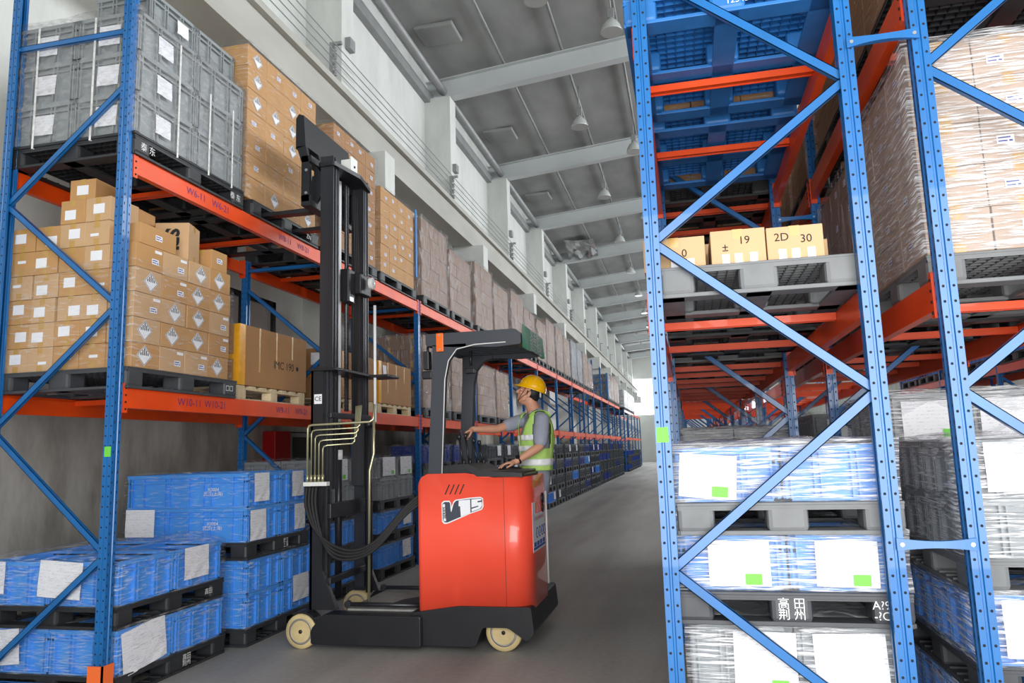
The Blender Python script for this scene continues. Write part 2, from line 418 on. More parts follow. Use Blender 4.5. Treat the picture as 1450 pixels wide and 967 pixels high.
# ------------------------------------------------------------------ rack parts
def column_mesh(H, near=True):
    # open C profile, web facing +X (x=0) and lips at x=-.085; origin at centre of web
    prof = [(-.07,-.02),(-.07,-.038),(-.042,-.038),(-.038,-.031),(-.030,-.031),(-.026,-.038),(0,-.038),(0,-.012),(-.006,-.008),(-.006,.008),(0,.012),(0,.038),(-.026,.038),(-.030,.031),(-.038,.031),(-.042,.038),(-.07,.038),(-.07,.02)]
    m = MB()
    ins = [(x*.97-.0015, y*.93) for x, y in prof]
    n = len(prof)
    a = [[m.bm.verts.new((x,y,z)) for x, y in prof] for z in (0,H)]
    b = [[m.bm.verts.new((x,y,z)) for x, y in ins] for z in (0,H)]
    for i in range(n-1):
        m.bm.faces.new([a[0][i],a[0][i+1],a[1][i+1],a[1][i]]); m.bm.faces.new([b[0][i+1],b[0][i],b[1][i],b[1][i+1]])
        for q in (0,1): m.bm.faces.new([a[q][i],a[q][i+1],b[q][i+1],b[q][i]])
    for i in (0,n-1): m.bm.faces.new([a[0][i],a[1][i],b[1][i],b[0][i]])
    if near:
        z = .06; r = .0062
        while z < H-.03:
            for s in (-1,1):
                for xx, dz in ((-.056,0),(-.0135,.0)):
                    zz = z+dz+(.0 if xx > -.05 else .0)
                    y = s*.0384
                    m.quadset([(xx+r*math.cos(k*PI/4+.39), y, zz+r*math.sin(k*PI/4+.39)*1.05) for k in range(8)], [range(8)], 1)
            for yy in (-.025,.025):
                m.quadset([(.0005, yy+.0045*math.cos(k*PI/3), z+.025+.011*math.sin(k*PI/3)) for k in range(6)], [range(6)], 1)
            z += .0685
        m.box(-.1,.02,-.07,.07,0,.006)
    me = m.mesh('column', ['blue','hole'])
    return me
def brace_mesh(x0,z0,x1,z1,w=.045,d=.028):
    # C-channel brace in the XZ plane
    m = MB(); a = Vector((x0,0,z0)); b = Vector((x1,0,z1)); t = (b-a).normalized(); nn = Vector((-t.z,0,t.x))
    def bar(o0,o1,y0,y1):
        vs = []
        for p in (a,b):
            for oo,yy in ((o0,y0),(o1,y0),(o1,y1),(o0,y1)): vs.append(p+nn*oo+Vector((0,yy,0)))
        m.quadset(vs,[(0,1,2,3),(7,6,5,4),(0,4,5,1),(1,5,6,2),(2,6,7,3),(3,7,4,0)])
    bar(-w/2,w/2,-d/2,-d/2+.004); bar(-w/2,-w/2+.004,-d/2,d/2); bar(w/2-.004,w/2,-d/2,d/2); bar(-w/2,w/2,d/2-.004,d/2)
    for p in (a+t*.02, b-t*.02):
        m.lathe([(.009,-.003),(.009,.003)], p+Vector((0,-d/2,0)), 'Y', 8, 1)
    return m.mesh('brace', ['blue','bolt'])

def make_frame(name, label, X_front, X_back, Y, H, nodes, horiz, group, guard=False):
    """upright frame across the aisle: web of the front column at X_front facing the aisle"""
    s = 1 if X_front > X_back else -1
    t = thing(name, label, 'rack frame', (X_front,Y,0), group=group)
    d = abs(X_front-X_back)
    me = column_mesh(H)
    c1 = link('column', me, t, (0,0,0), (0,0,0 if s > 0 else PI)); c2 = link('column', me, t, (-s*d,0,0), (0,0,PI if s > 0 else 0))
    # nodes: list of heights alternately at the back/front column (first entry: side)
    side, zs = nodes
    xf, xb = -s*.04, -s*(d-.04)
    for i in range(len(zs)-1):
        xa = xb if (side+i) % 2 else xf; xc = xf if (side+i) % 2 else xb
        link('brace', brace_mesh(xa,zs[i],xc,zs[i+1]), t)
    for z in horiz: link('crossbar', brace_mesh(xf,z,xb,z), t)
    return t

def beam_proto(L, s, lettering=True):
    """beam along +Y from 0 to L; s = +1 when its outer face looks to +X"""
    t = thing('rack_beam', 'placeholder beam to be relabelled soon', 'rack beam', kind='thing')
    m = MB(); m.prism([(0,0),(0,-.14),(-s*.05,-.14),(-s*.05,-.02),(-s*.032,-.02),(-s*.032,0)], 'Y', .003, L-.003); m.obj('beam_bar','orange',t)
    for y0, y1, e in ((.0,.04,1),(L-.04,L,-1)):
        m = MB(); m.box(min(s*.004,-s*.05),max(s*.004,-s*.05),y0 if e > 0 else y1-.004,y0+.004 if e > 0 else y1,-.175,.035)
        m.box(min(0,s*.006),max(0,s*.006),y0,y1,-.175,.035)
        for z in (-.15,-.1,-.05,0): m.lathe([(.008,0),(.008,.004)], (s*.006 if s > 0 else s*.01,(y0+y1)/2,z), 'X', 6, 1)
        m.obj('connector',['orange','hole'],t)
    return t

# ---- LEFT RACK
LB = 3.03; LY0 = 4.45; LXF, LXB = -3.87, -4.97; ZL1, ZL2 = 2.11, 3.84
def lframe_label(k, run='left'): return 'blue perforated rack frame against the wall side, %s from the near end' % ORD[k]
lnodes = (1, [.12,.97,1.84,2.70,3.54,4.38])
f0 = make_frame('rack_upright', lframe_label(0), LXF, LXB, LY0, 5.28, lnodes, [4.80,.1], 'rack frames along the wall')
m = MB(); m.box(-.1,.016,-.052,-.04,0,.26); m.box(.006,.016,-.052,.052,0,.26); m.obj('foot_guard','guard',f0)
m = MB(); m.box(-.058,-.006,-.0405,-.0395,1.63,1.70); o = m.obj('green_sticker','green_sticker',f0); o['label'] = 'small bright green sticker on the column'
NB = 13
lys = [LY0+LB*i+(.13 if i == 1 else 0) for i in range(NB+1)] + [LY0+LB*NB+3.2+LB*i for i in range(6)]
base_l = None
fk = make_frame('rack_upright', lframe_label(1), LXF, LXB, lys[1], 3.87, (1,[.12,.97,1.84,2.70,3.54]), [3.75,.1], 'rack frames along the wall'); base_l = fk
# rebuild the copied columns for far frames without holes
for i, y in enumerate(lys):
    if i < 2: continue
    c = dup(base_l if i not in (9,10,11) else f0, (LXF,y,0), label=lframe_label(i))
    for ch in list(c.children):
        if ch.name.startswith(('foot_guard','green_sticker')): bpy.data.objects.remove(ch)
bl = beam_proto(LB-.08, 1); bl_b = beam_proto(LB-.08, -1)
for i, y in enumerate(lys[:-1]):
    if i == NB: continue
    ky = (lys[i+1]-y-.08)/(LB-.08)
    for zi, z in ((0,ZL1),(1,ZL2)):
        b = dup(bl, (LXF+.002,y+.04,z), label='orange aisle-side beam, %s level of the wall rack, %s bay' % (('lower','upper')[zi], ORD[i]), group='beams of the wall rack')
        b.scale.y = ky
        if i < 3:
            nm = {(0,0):('W10-11','W10-21'),(0,1):('W6-11','W6-21'),(1,0):('W9-11','W9-21'),(1,1):('W5-11','W5-21'),(2,0):('W8-11','W8-21'),(2,1):('W4-11','W4-21')}[(i,zi)]
            if i == 0:
                text(nm[0], .085, (.002,.70,-.07), '+X', 'purple_ink', b); text(nm[1], .085, (.002,1.02,-.07), '+X', 'purple_ink', b)
                text('W8-11' if zi else 'W9-11', .085, (.002,2.05,-.07), '+X', 'purple_ink', b); text('W8-21' if zi else 'W9-21', .085, (.002,2.4,-.07), '+X', 'purple_ink', b)
        b2 = dup(bl_b, (LXB-.002,y+.04,z), label='orange wall-side beam, %s level of the wall rack, %s bay' % (('lower','upper')[zi], ORD[i]), group='beams of the wall rack'); b2.scale.y = ky
cb = MB(); cb.box(0,1.0,-.022,.022,-.034,-.004); cb.box(0,1.0,-.030,-.022,-.04,-.0); cb.box(0,1.0,.022,.030,-.04,0); cbm = cb.mesh('support_rail','orange')
def support(x0, x1, y, z, label, group):
    o = link('support_rail', cbm, None, (x0,y,z)); o.scale = (x1-x0,1,1); tag(o, label, 'support bar', group)
for i, y in enumerate(lys[:8]):
    for zi, z in ((0,ZL1),(1,ZL2)):
        for j, dy in enumerate((.76,2.25)):
            support(LXB+.05, LXF-.05, y+dy, z-.012, 'orange pallet support bar, %s of bay %s, %s level, wall rack' % (ORD[j],ORD[i],('lower','upper')[zi]), 'support bars of the wall rack')

# ---- RIGHT RACKS
RB = 2.88; RY0 = 3.6; ZR1, ZR2 = 2.30, 3.73; H = 5.3
rys = [RY0+RB*i for i in range(12)]
R1F, R1B, R2F, R2B = -.155, .86, 1.11, 2.13
def rlab(k, which): return 'blue perforated frame of the %s double rack row, %s from the near end' % (which, ORD[k])
fr1 = make_frame('rack_upright', rlab(0,'aisle-side'), R1F, R1B, RY0, H, (1,[.30,1.03,1.81,2.57,3.28,4.02,4.75]), [.12], 'frames of the double rack')
m = MB(); m.box(.005,.06,-.0405,-.0395,1.61,1.68); o = m.obj('green_sticker','green_sticker',fr1); o['label'] = 'small bright green sticker on the column'
fr2 = make_frame('rack_upright', rlab(0,'inner'), R2F, R2B, RY0, H, (0,[.30,1.05,1.80,2.55,3.29,4.03,4.78]), [.12], 'frames of the double rack')
for ch in list(fr2.children): pass
for i, y in enumerate(rys[1:], 1):
    c = dup(fr1, (R1F,y,0), label=rlab(i,'aisle-side'))
    for ch in list(c.children):
        if ch.name.startswith('green_sticker'): bpy.data.objects.remove(ch)
    dup(fr2, (R2F,y,0), label=rlab(i,'inner'))
def tie_mesh(L):
    m = MB(); N = 12; rings = []
    for i in range(N+1):
        u = i/N; x = u*L; w_ = .026 - .012*math.sin(PI*u); d_ = .004+.012*math.sin(PI*u)
        rings.append([m.bm.verts.new((x,yy,zz+.012*(u-.5)*.0)) for yy, zz in ((-d_,-w_),(d_,-w_),(d_,w_),(-d_,w_))])
    for i in range(N):
        for k_ in range(4): m.bm.faces.new([rings[i][k_],rings[i][(k_+1)%4],rings[i+1][(k_+1)%4],rings[i+1][k_]])
    m.bm.faces.new(rings[0]); m.bm.faces.new(rings[-1])
    for x in (.02,L-.02): m.lathe([(.009,-.010),(.009,-.003)], (x,0,0), 'Y', 8, 1)
    return m.mesh('row_spacer', ['blue','bolt'])
tm = tie_mesh(R2F-R1B+.06)
for i, y in enumerate(rys[:6]):
    for j, z in enumerate((1.15,3.44)):
        tag(link('row_spacer', tm, None, (R1B-.03,y-.045,z)), 'blue row spacer bolted between back-to-back racks, %s height, frame %s' % (('lower','upper')[j],ORD[i]), 'spacer', 'row spacers of the double rack')
bR = beam_proto(RB-.08, -1); bRb = beam_proto(RB-.08, 1)
for i, y in enumerate(rys[:-1]):
    for zi, z in ((0,ZR1),(1,ZR2)):
        for which, xf, xb in (('aisle-side',R1F,R1B),('inner',R2F,R2B)):
            for side, pr, x in (('front',bR,xf-.002),('back',bRb,xb+.002)):
                dup(pr, (x,y+.04,z), label='orange %s beam, %s level, %s double rack row, %s bay' % (side, ('lower','upper')[zi], which, ORD[i]), group='beams of the double rack')
        if i < 6:
            for which, xf, xb in (('aisle-side',R1F,R1B),('inner',R2F,R2B)):
                for j, dy in enumerate((.7,1.75) if i == 0 else (.35,1.0,1.75,2.4)):
                    support(xf+.05, xb-.05, y+dy, z-.02, 'orange support bar, %s of bay %s, %s level, %s double rack row' % (ORD[j],ORD[i],('lower','upper')[zi],which), 'support bars of the double rack')
for o_ in (bl, bl_b, bR, bRb):
    for ch in ALLKIDS(o_): bpy.data.objects.remove(ch)
    bpy.data.objects.remove(o_)

# ------------------------------------------------------------------ pallets
PM = {}
def plastic_pallet_mesh(lx, ly, h, mt, detail=True):
    """nine-foot plastic pallet with ribbed deck and open bottom frame; origin at centre of the base"""
    key = (lx, ly, h, mt, detail)
    if key in PM: return PM[key]
    m = MB(); X, Y = lx/2, ly/2
    m.box(-X,X,-Y,Y,h-.014,h,bev=.004)
    dz = .030
    if detail:
        n = 20
        for i in range(n+1):
            x = -X+.005+(lx-.01)*i/n; m.box(x-.0022,x+.0022,-Y+.004,Y-.004,h-dz,h-.013)
            y = -Y+.005+(ly-.01)*i/n; m.box(-X+.004,X-.004,y-.0022,y+.0022,h-dz,h-.013)
    for e in (-1,1):
        m.box(-X,X,min(e*Y,e*(Y-.004)),max(e*Y,e*(Y-.004)),h-dz-.004,h-dz+.004); m.box(min(e*X,e*(X-.004)),max(e*X,e*(X-.004)),-Y,Y,h-dz-.004,h-dz+.004)
    bw = .085
    for i in (-1,0,1):
        for j in (-1,0,1):
            cx, cy = i*(X-bw), j*(Y-bw)
            sx = bw if i else bw*1.05; sy = bw if j else bw*1.05
            m.box(cx-sx,cx+sx,cy-sy,cy+sy,.012,h-.012,bev=.022)
    for i in (-1,0,1):
        cx = i*(X-.06); m.box(cx-.06,cx+.06,-Y+.01,Y-.01,0,.02,bev=.003)
        cy = i*(Y-.06); m.box(-X+.01,X-.01,cy-.06,cy+.06,0,.02,bev=.003)
    if detail:
        for i in (-1,0,1):
            for u in range(12):
                y = -Y+.05+(ly-.1)*u/11; cx = i*(X-.06); m.box(cx-.05,cx+.05,y-.003,y+.003,.02,.03)
    PM[key] = m.mesh('plastic_pallet', mt); return PM[key]
def wood_pallet_mesh(lx, ly, h):
    m = MB(); X, Y = lx/2, ly/2
    for i in range(7):
        y = -Y+(ly-.1)*i/6; m.box(-X,X,y,y+.1,h-.02,h,bev=.003)
    for i in (-1,0,1):
        cx = i*(X-.05); m.box(cx-.05,cx+.05,-Y,Y,h-.04,h-.02)
        m.box(cx-.05,cx+.05,-Y,Y,0,.02)
        for j in (-1,0,1): m.box(cx-.05,cx+.05,j*(Y-.06)-.06,j*(Y-.06)+.06,.02,h-.04,bev=.004)
    return m.mesh('wooden_pallet','wood')
CNAME = {'plastic_black':'black','plastic_grey':'grey','plastic_dark':'dark grey','plastic_blue':'blue'}
def pallet(cx, cy, z, mt, where, lx=1.15, ly=1.3, h=.15, group='pallets along the wall rack', detail=True, stencil=None, sf='+X'):
    o = link('plastic_pallet', plastic_pallet_mesh(lx,ly,h,mt,detail), None, (cx,cy,z))
    tag(o, '%s plastic pallet %s' % (CNAME[mt], where), 'pallet', group)
    if stencil:
        for (txt, dx, dy, sz) in stencil:
            if sf == '+X': text(txt, sz, (lx/2+.0015, dy, h*.5), '+X', 'white_ink', o)
            else: text(txt, sz, (dx, -ly/2-.0015, h*.5), '-Y', 'white_ink', o)
    return o

# ------------------------------------------------------------------ crates
TM = {}
def tote_mesh(lx, ly, h, mt):
    key = (round(lx,3), round(ly,3), round(h,3), mt)
    if key in TM: return TM[key]
    m = MB(); X, Y = lx/2, ly/2; t = .012; i_ = .024
    for e in (-1,1):      # walls
        m.box(min(e*(X-i_),e*(X-i_-t)),max(e*(X-i_),e*(X-i_-t)),-Y+i_,Y-i_,.0,h-.02)
        m.box(-X+i_,X-i_,min(e*(Y-i_),e*(Y-i_-t)),max(e*(Y-i_),e*(Y-i_-t)),.0,h-.02)
        # rim bands
        for z0, z1, o_ in ((h-.03,h,.0),(h-.075,h-.062,.004),(.0,.012,.006)):
            m.box(min(e*(X-o_),e*(X-i_-t)),max(e*(X-o_),e*(X-i_-t)),-Y+o_,Y-o_,z0,z1)
            m.box(-X+o_,X-o_,min(e*(Y-o_),e*(Y-i_-t)),max(e*(Y-o_),e*(Y-i_-t)),z0,z1)
        # vertical ribs
        for L, ax in ((ly,'x'),(lx,'y')):
            fr = (-.47,-.42,-.2,-.14,.14,.2,.42,.47) if L < .75 else (-.485,-.46,-.36,-.18,-.14,.02,.14,.2,.38,.46,.485)
            for f in fr:
                c = f*L
                if ax == 'x': m.box(min(e*(X-.002),e*(X-i_)),max(e*(X-.002),e*(X-i_)),c-.005,c+.005,.01,h-.02)
                else: m.box(c-.005,c+.005,min(e*(Y-.002),e*(Y-i_)),max(e*(Y-.002),e*(Y-i_)),.01,h-.02)
    m.box(-X+i_,X-i_,-Y+i_,Y-i_,.0,.01)
    m.box(-X+i_+t,X-i_-t,-Y+i_+t,Y-i_-t,h*.55,h*.6)     # contents level
    TM[key] = m.mesh('crate', mt); return TM[key]
def sheet_mesh(w, h_, face, bend=.0):
    """sheet of paper lying against a face; origin at its centre"""
    m = MB(); n = 5; g = []
    for i in range(n):
        for j in range(n):
            u = (i/(n-1)-.5)*w; v = (j/(n-1)-.5)*h_
            d = .004+.006*abs(math.sin(i*1.7+j*1.1))*((n-1-j)/(n-1)) + (.0)
            p = {'+X':(d,u,v),'-Y':(u,-d,v),'-X':(-d,-u,v)}[face]; g.append(m.bm.verts.new(p))
    for i in range(n-1):
        for j in range(n-1): m.bm.faces.new([g[i*n+j],g[(i+1)*n+j],g[(i+1)*n+j+1],g[i*n+j+1]])
    return m.mesh('paper_sheet','paper')
SH = {}
def paper(parent, w, h_, face, loc, roll=0, sticker=False):
    key = (w,h_,face)
    if key not in SH: SH[key] = sheet_mesh(w,h_,face)
    ax = {'+X':'X','-Y':'Y','-X':'X'}[face]
    o = link('paper_sheet', SH[key], parent, loc); o.rotation_euler = (roll,0,0) if ax == 'X' else (0,roll,0)
    if sticker:
        k2 = ('st',face)
        if k2 not in SH:
            m = MB(); a, b = .036, .024
            if face == '+X': m.quadset([(.0,-a,-b),(0,a,-b),(0,a,b),(0,-a,b)],[(0,1,2,3)])
            elif face == '-Y': m.quadset([(-a,0,-b),(a,0,-b),(a,0,b),(-a,0,b)],[(0,1,2,3)])
            SH[k2] = m.mesh('green_sticker','green_sticker')
        d = .014
        s_ = link('green_sticker', SH[k2], o, (d, w*.26, -h_*.34) if face == '+X' else (w*.22,-d,-h_*.34))
    return o
def film_shell(name, x0,x1,y0,y1,z0,z1, mt, label, group, sag=.0, top=True, seed=0, parent=None, seg=.12, amp=.008):
    m = MB(); rnd = random.Random(seed)
    nx = max(2,int((x1-x0)/seg)); ny = max(2,int((y1-y0)/seg)); nz = max(2,int((z1-z0)/seg))
    V = {}
    def vert(i,j,k_):
        key = (i,j,k_)
        if key not in V:
            p = Vector((x0+(x1-x0)*i/nx, y0+(y1-y0)*j/ny, z0+(z1-z0)*k_/nz))
            d = amp*noise.noise(p*6+Vector((seed,0,0))) + amp*.6*noise.noise(p*15)
            nrm = Vector(((i==nx)-(i==0),(j==ny)-(j==0),(k_==nz)*1.0))
            if k_ == nz: d = abs(d)*1.5*(1 if sag == 0 else 1.6); 
            if k_ == nz and sag and 0 < i < nx and 0 < j < ny: p.z += sag*(.5+noise.noise(p*3+Vector((0,seed,0))))
            V[key] = m.bm.verts.new(p+nrm*(amp*1.3+d))
        return V[key]
    for j in range(ny):
        for k_ in range(nz):
            for i in (0,nx): m.bm.faces.new([vert(i,j,k_),vert(i,j+1,k_),vert(i,j+1,k_+1),vert(i,j,k_+1)])
    for i in range(nx):
        for k_ in range(nz):
            for j in (0,ny): m.bm.faces.new([vert(i,j,k_),vert(i+1,j,k_),vert(i+1,j,k_+1),vert(i,j,k_+1)])
    if top:
        for i in range(nx):
            for j in range(ny): m.bm.faces.new([vert(i,j,nz),vert(i+1,j,nz),vert(i+1,j+1,nz),vert(i,j+1,nz)])
    for f in m.bm.faces: f.smooth = True
    o = m.obj(name, mt, parent)
    if parent is None: tag(o, label, 'stretch film', group)
    return o

TC = {'tote_blue':'blue','tote_navy':'dark blue','tote_grey':'grey','tote_dark':'dark grey'}
def tier(x0,x1,y0,y1,z,h, nx,ny, mt, tname, sname, papers=(), film='film', only=None, fgroup='films', tgroup='crates', seed=0, sag=.02):
    """one layer of crates on a pallet; returns dict of crates by index. x1 is the aisle face of wall stacks"""
    lx, ly = (x1-x0)/nx, (y1-y0)/ny; out = {}
    xn = lambda i: {1:'whole width',2:('inner','outer')[i] if nx==2 else ''}.get(nx) or ('%s column' % ORD[i])
    for i in range(nx):
        for j in range(ny):
            if only and (i,j) not in only: continue
            cm = mt[(i+j) % len(mt)] if isinstance(mt,(list,tuple)) else mt
            o = link('crate', tote_mesh(lx-.008,ly-.008,h-.002,cm), None, (x0+lx*(i+.5), y0+ly*(j+.5), z))
            nyy = '' if ny == 1 else ('nearer end' if j == 0 else ('farther end' if j == ny-1 else 'middle'))
            side = '' if nx == 1 else (('low-x ' if 0 else '')+['wall side','aisle side'][i] if tgroup.endswith('wall rack') and nx == 2 else '%s across' % ORD[i])
            pos = ', '.join(p for p in (side, nyy) if p)
            tag(o, '%s plastic crate%s, %s of the %s' % (TC[cm], (', '+pos) if pos else '', tname, sname), 'crate', tgroup)
            out[(i,j)] = o
    if film:
        film_shell('stretch_film', x0-.004,x1+.004,y0-.004,y1+.004,z+.0,z+h+.006, film, 'clear stretch film around the %s of the %s' % (tname,sname), fgroup, sag=sag, seed=seed)
    return out

# ---- left floor stack A (beside the first frame)
GW = 'crates beside the wall rack'; TGW = 'crates on the floor under the wall rack'
PGW = 'pallets under the wall rack'; FGW = 'stretch films on the crates under the wall rack'
xw0, xw1 = -5.0, -3.88
def wstack(y0,y1,z,h,nx,ny,mt,tname,sname,papers=(),film='film',pm='plastic_black',ph=.15,only=None,sten=None,x0=xw0,x1=xw1,det=True,seed=0,sag=.02,layers=1,pal=True):
    if pal:
        pallet((x0+x1)/2,(y0+y1)/2,z,pm,'under the %s of the %s' % (tname,sname),x1-x0+.03,y1-y0+.03,ph,PGW,det,sten)
        z += ph
    res = []
    for l in range(layers):
        tn = tname if layers == 1 else ('%s layer, %s' % (('lower','upper')[l], tname))
        res.append(tier(x0,x1,y0,y1,z+h*l,h,nx,ny,mt,tn,sname,film=None,only=only,tgroup=TGW))
    if film:
        film_shell('stretch_film', x0-.004,x1+.006,y0-.006,y1+.004,z,z+h*layers+.006, film, 'clear stretch film around the %s of the %s' % (tname,sname), FGW, sag=sag, seed=seed)
    for (l,i,j,w_,hh,face,dy,dz,rl,st) in papers:
        o = res[l][(i,j)]; lx = (x1-x0)/nx; ly = (y1-y0)/ny
        loc = (lx/2+.006,dy,h/2+dz) if face == '+X' else (dy,-ly/2-.006,h/2+dz)
        paper(o, w_, hh, face, loc, rl, st)
    return res
ST = [('泰 东',0,0,.062),]
wstack(4.55,5.76,0,.30,2,2,'tote_blue','bottom tier','stack beside the front column',
       [(0,0,0,.30,.24,'-Y',-.1,.02,-.1,False),(0,1,0,.44,.30,'+X',-.04,.0,.12,False)],seed=1,sten=[('高田\n荆州',0,.12,.05)],sag=.02)
wstack(4.53,5.72,.46,.30,2,2,'tote_blue','top tier','stack beside the front column',
       [(0,0,0,.26,.22,'-Y',-.22,.04,.0,False),(0,1,0,.36,.25,'-Y',-.18,.03,.06,False),(0,1,1,.30,.24,'+X',-.05,.03,.0,False)],seed=2,sag=.07,sten=[('高田',0,.4,.05)])
r = wstack(5.93,7.08,0,.285,1,2,'tote_blue','bottom tier','stack behind the truck wheel',
       [(0,0,1,.3,.24,'+X',.05,.05,.0,False)],layers=2,film='film_soft',seed=3,x1=-3.78,sten=None)
r = wstack(5.90,6.95,.72,.295,1,2,'tote_blue','top tier','stack behind the truck wheel',
       [(1,0,0,.24,.25,'+X',-.05,.02,.0,False),(1,0,1,.22,.24,'+X',.06,.02,.0,False),(0,0,0,.30,.24,'-Y',-.45,.02,.0,False),(0,0,0,.25,.26,'+X',-.1,-.01,.0,False),(0,0,1,.2,.24,'+X',.1,.0,.0,False)],
       layers=2,film='film_soft',seed=4,x1=-3.77,sten=[('武汉\n上海',0,.1,.045)],sag=.0)
for o, zz in ((r[0][(0,0)],.14),(r[1][(0,0)],.14)):
    text('X0004\n武汉(上海)', .042, (.28,-.2655,zz), '-Y', 'white_ink', o)

# ---- next floor stacks along the wall rack
SEQ = ['tote_blue','tote_navy','tote_grey','tote_dark']
idx = 2
rnd = random.Random(5)
for b in range(1, 9):
    for s_ in range(2):
        y0 = LY0+LB*b+.12+1.45*s_; y1 = y0+1.22; idx += 1
        sn = '%s floor stack along the wall' % ORD[idx-1] if idx <= 20 else '%s far floor stack along the wall' % ORD[idx-21]
        if b == 1:
            cfg = [('tote_grey' if s_ else 'tote_blue',1),('tote_blue',1),('tote_blue' ,1)]
            wstack(y0,y1,0,.28,2,2,'tote_blue','bottom tier',sn,[(0,1,1,.3,.22,'+X',0,.02,.0,False)],seed=idx,film='film_soft',x1=-3.9)
            wstack(y0,y1,.43,.27,2,2,'tote_blue','middle tier',sn,[(0,1,1,.3,.22,'+X',0.03,.02,.0,False)],seed=idx+50,film='film_soft',x1=-3.9)
            wstack(y0,y1,.85,.27,2,2,'tote_grey','top tier',sn,[(1,1,0,.42,.24,'+X',0,.02,.0,True),(1,1,1,.42,.24,'+X',0.0,.02,.0,True)],seed=idx+90,film='film_soft',layers=2,x1=-3.9)
            continue
        n = 4; z = 0
        x1 = -3.72 if b > 2 else -3.85
        for t_ in range(n):
            cm = rnd.choice(['tote_blue','tote_navy','tote_navy','tote_navy','tote_dark','tote_dark','tote_dark','tote_dark'])
            tn = ('bottom tier','second tier','third tier','top tier')[t_]
            pp = [(0,1,rnd.randint(0,1),.28,.2,'+X',0,.02,.0,False)] if rnd.random() < .45 else []
            wstack(y0+rnd.uniform(-.03,.03),y1,z,.27,2,2,cm,tn,sn,pp,seed=idx*7+t_,only=[(1,0),(1,1)],film='film_soft' if b < 8 else None,det=b < 4,x1=x1,x0=-4.95,ph=.15,pm=rnd.choice(['plastic_black','plastic_dark']),sag=.0)
            z += .425
# the far crates beyond about three hundred: one mass of wrapped crates on pallets
m = MB(); mi = 0
for b in list(range(9,13))+[13.05,14.05,15.05,16.05]:
    for s_ in range(2):
        y0 = LY0+LB*b+.12+1.45*s_ + (3.0 if b > 13 else 0)
        for t_ in range(4 if b < 13 else 3):
            z = .43*t_; mi = rnd.choice([0,0,1,2])
            m.box(-4.9,-3.74,y0,y0+1.22,z+.12,z+.15,3)
            for yy in (y0+.02,y0+.53,y0+1.04): m.box(-4.9,-3.74,yy,yy+.16,z,z+.12,3)
            for q in (0,1):
                m.box(-4.88,-3.76,y0+.61*q+.01,y0+.61*(q+1)-.01,z+.15,z+.43,mi)
                for u in range(4): m.box(-3.76,-3.748,y0+.61*q+.03+.17*u,y0+.61*q+.045+.17*u,z+.15,z+.43,mi)
o = m.obj('far_crates',['tote_navy','tote_dark','tote_dark','plastic_black'])
tag(o,'dim mass of crates on pallets at the far end of the wall rack','crates',kind='stuff')

# ------------------------------------------------------------------ cartons
CM = {}
def carton_mesh(lx,ly,lz,mt='cardboard',tape=True,seam=True):
    key = (lx,ly,lz,mt,tape)
    if key in CM: return CM[key]
    m = MB(); X,Y,Z = lx/2,ly/2,lz
    m.box(-X,X,-Y,Y,0,Z,bev=.003)
    if tape:     # tape along the long top seam, folded over the ends
        w_ = .024; e = .0008
        if lx >= ly:
            m.box(-X-e,X+e,-w_,w_,Z-.05,Z+e,1); m.box(-X-e,X+e,-w_,w_,-e+.001,.05,1)
        else:
            m.box(-w_,w_,-Y-e,Y+e,Z-.05,Z+e,1); m.box(-w_,w_,-Y-e,Y+e,.001-e,.05,1)
    CM[key] = m.mesh('carton',[mt,'tape']); return CM[key]
def hazard_mesh(face):
    m = MB(); a = .078
    def P(u,v,d): return (d,u,v) if face == '+X' else (u,-d,v)
    def poly(pts,mi,d): m.quadset([P(u,v,d) for u,v in pts],[range(len(pts))],mi)
    poly([(-a,0),(0,-a),(a,0),(0,a)],0,.001)
    b = a*.93; c = a*.86
    for s0,s1 in (((-b,0),(0,b)),((0,b),(b,0)),((b,0),(0,-b)),((0,-b),(-b,0))):
        k_ = c/b; poly([s0,s1,(s1[0]*k_,s1[1]*k_),(s0[0]*k_,s0[1]*k_)],1,.0016)
    for i in range(-3,4):
        u = i*a*.235; w_ = a*.062; top = c-abs(u)-.004
        poly([(u-w_,.002),(u+w_,.002),(u+w_,max(.003,top-w_)),(u-w_,max(.003,top-w_))],1,.0016)
    return m.mesh('hazard_label',['sticker_white','ink'])
HZ = {f:hazard_mesh(f) for f in ('+X','-Y')}
def lab_mesh(w_,h_,face,ink=True):
    key = ('lab',w_,h_,face,ink)
    if key in SH: return SH[key]
    m = MB()
    def P(u,v,d): return (d,u,v) if face == '+X' else ((u,-d,v) if face == '-Y' else (-d,-u,v))
    def R(u0,u1,v0,v1,mi,d): m.quadset([P(u0,v0,d),P(u1,v0,d),P(u1,v1,d),P(u0,v1,d)],[(0,1,2,3)],mi)
    R(-w_/2,w_/2,-h_/2,h_/2,0,.001)
    if ink:
        R(-w_*.42,w_*.3,h_*.12,h_*.3,1,.0016); R(-w_*.42,w_*.1,-.28*h_,-.1*h_,1,.0016); R(w_*.2,w_*.4,-.3*h_,-.08*h_,1,.0016)
    SH[key] = m.mesh('paper_label',['sticker_white','bluebox_ink']); return SH[key]
def put_label(o, lx, ly, lz, face, kind, u=0, v=0):
    loc = (lx/2+.0005, u, lz/2+v) if face == '+X' else ((u, -ly/2-.0005, lz/2+v) if face == '-Y' else (-lx/2-.0005,u,lz/2+v))
    if kind == 'hazard': return link('hazard_label', HZ[face], o, loc)
    s_ = {'label':(.075,.042),'slip':(.075,.022),'sheet':(.10,.075)}[kind]
    return link('paper_label', lab_mesh(s_[0],s_[1],face,kind=='label'), o, loc)

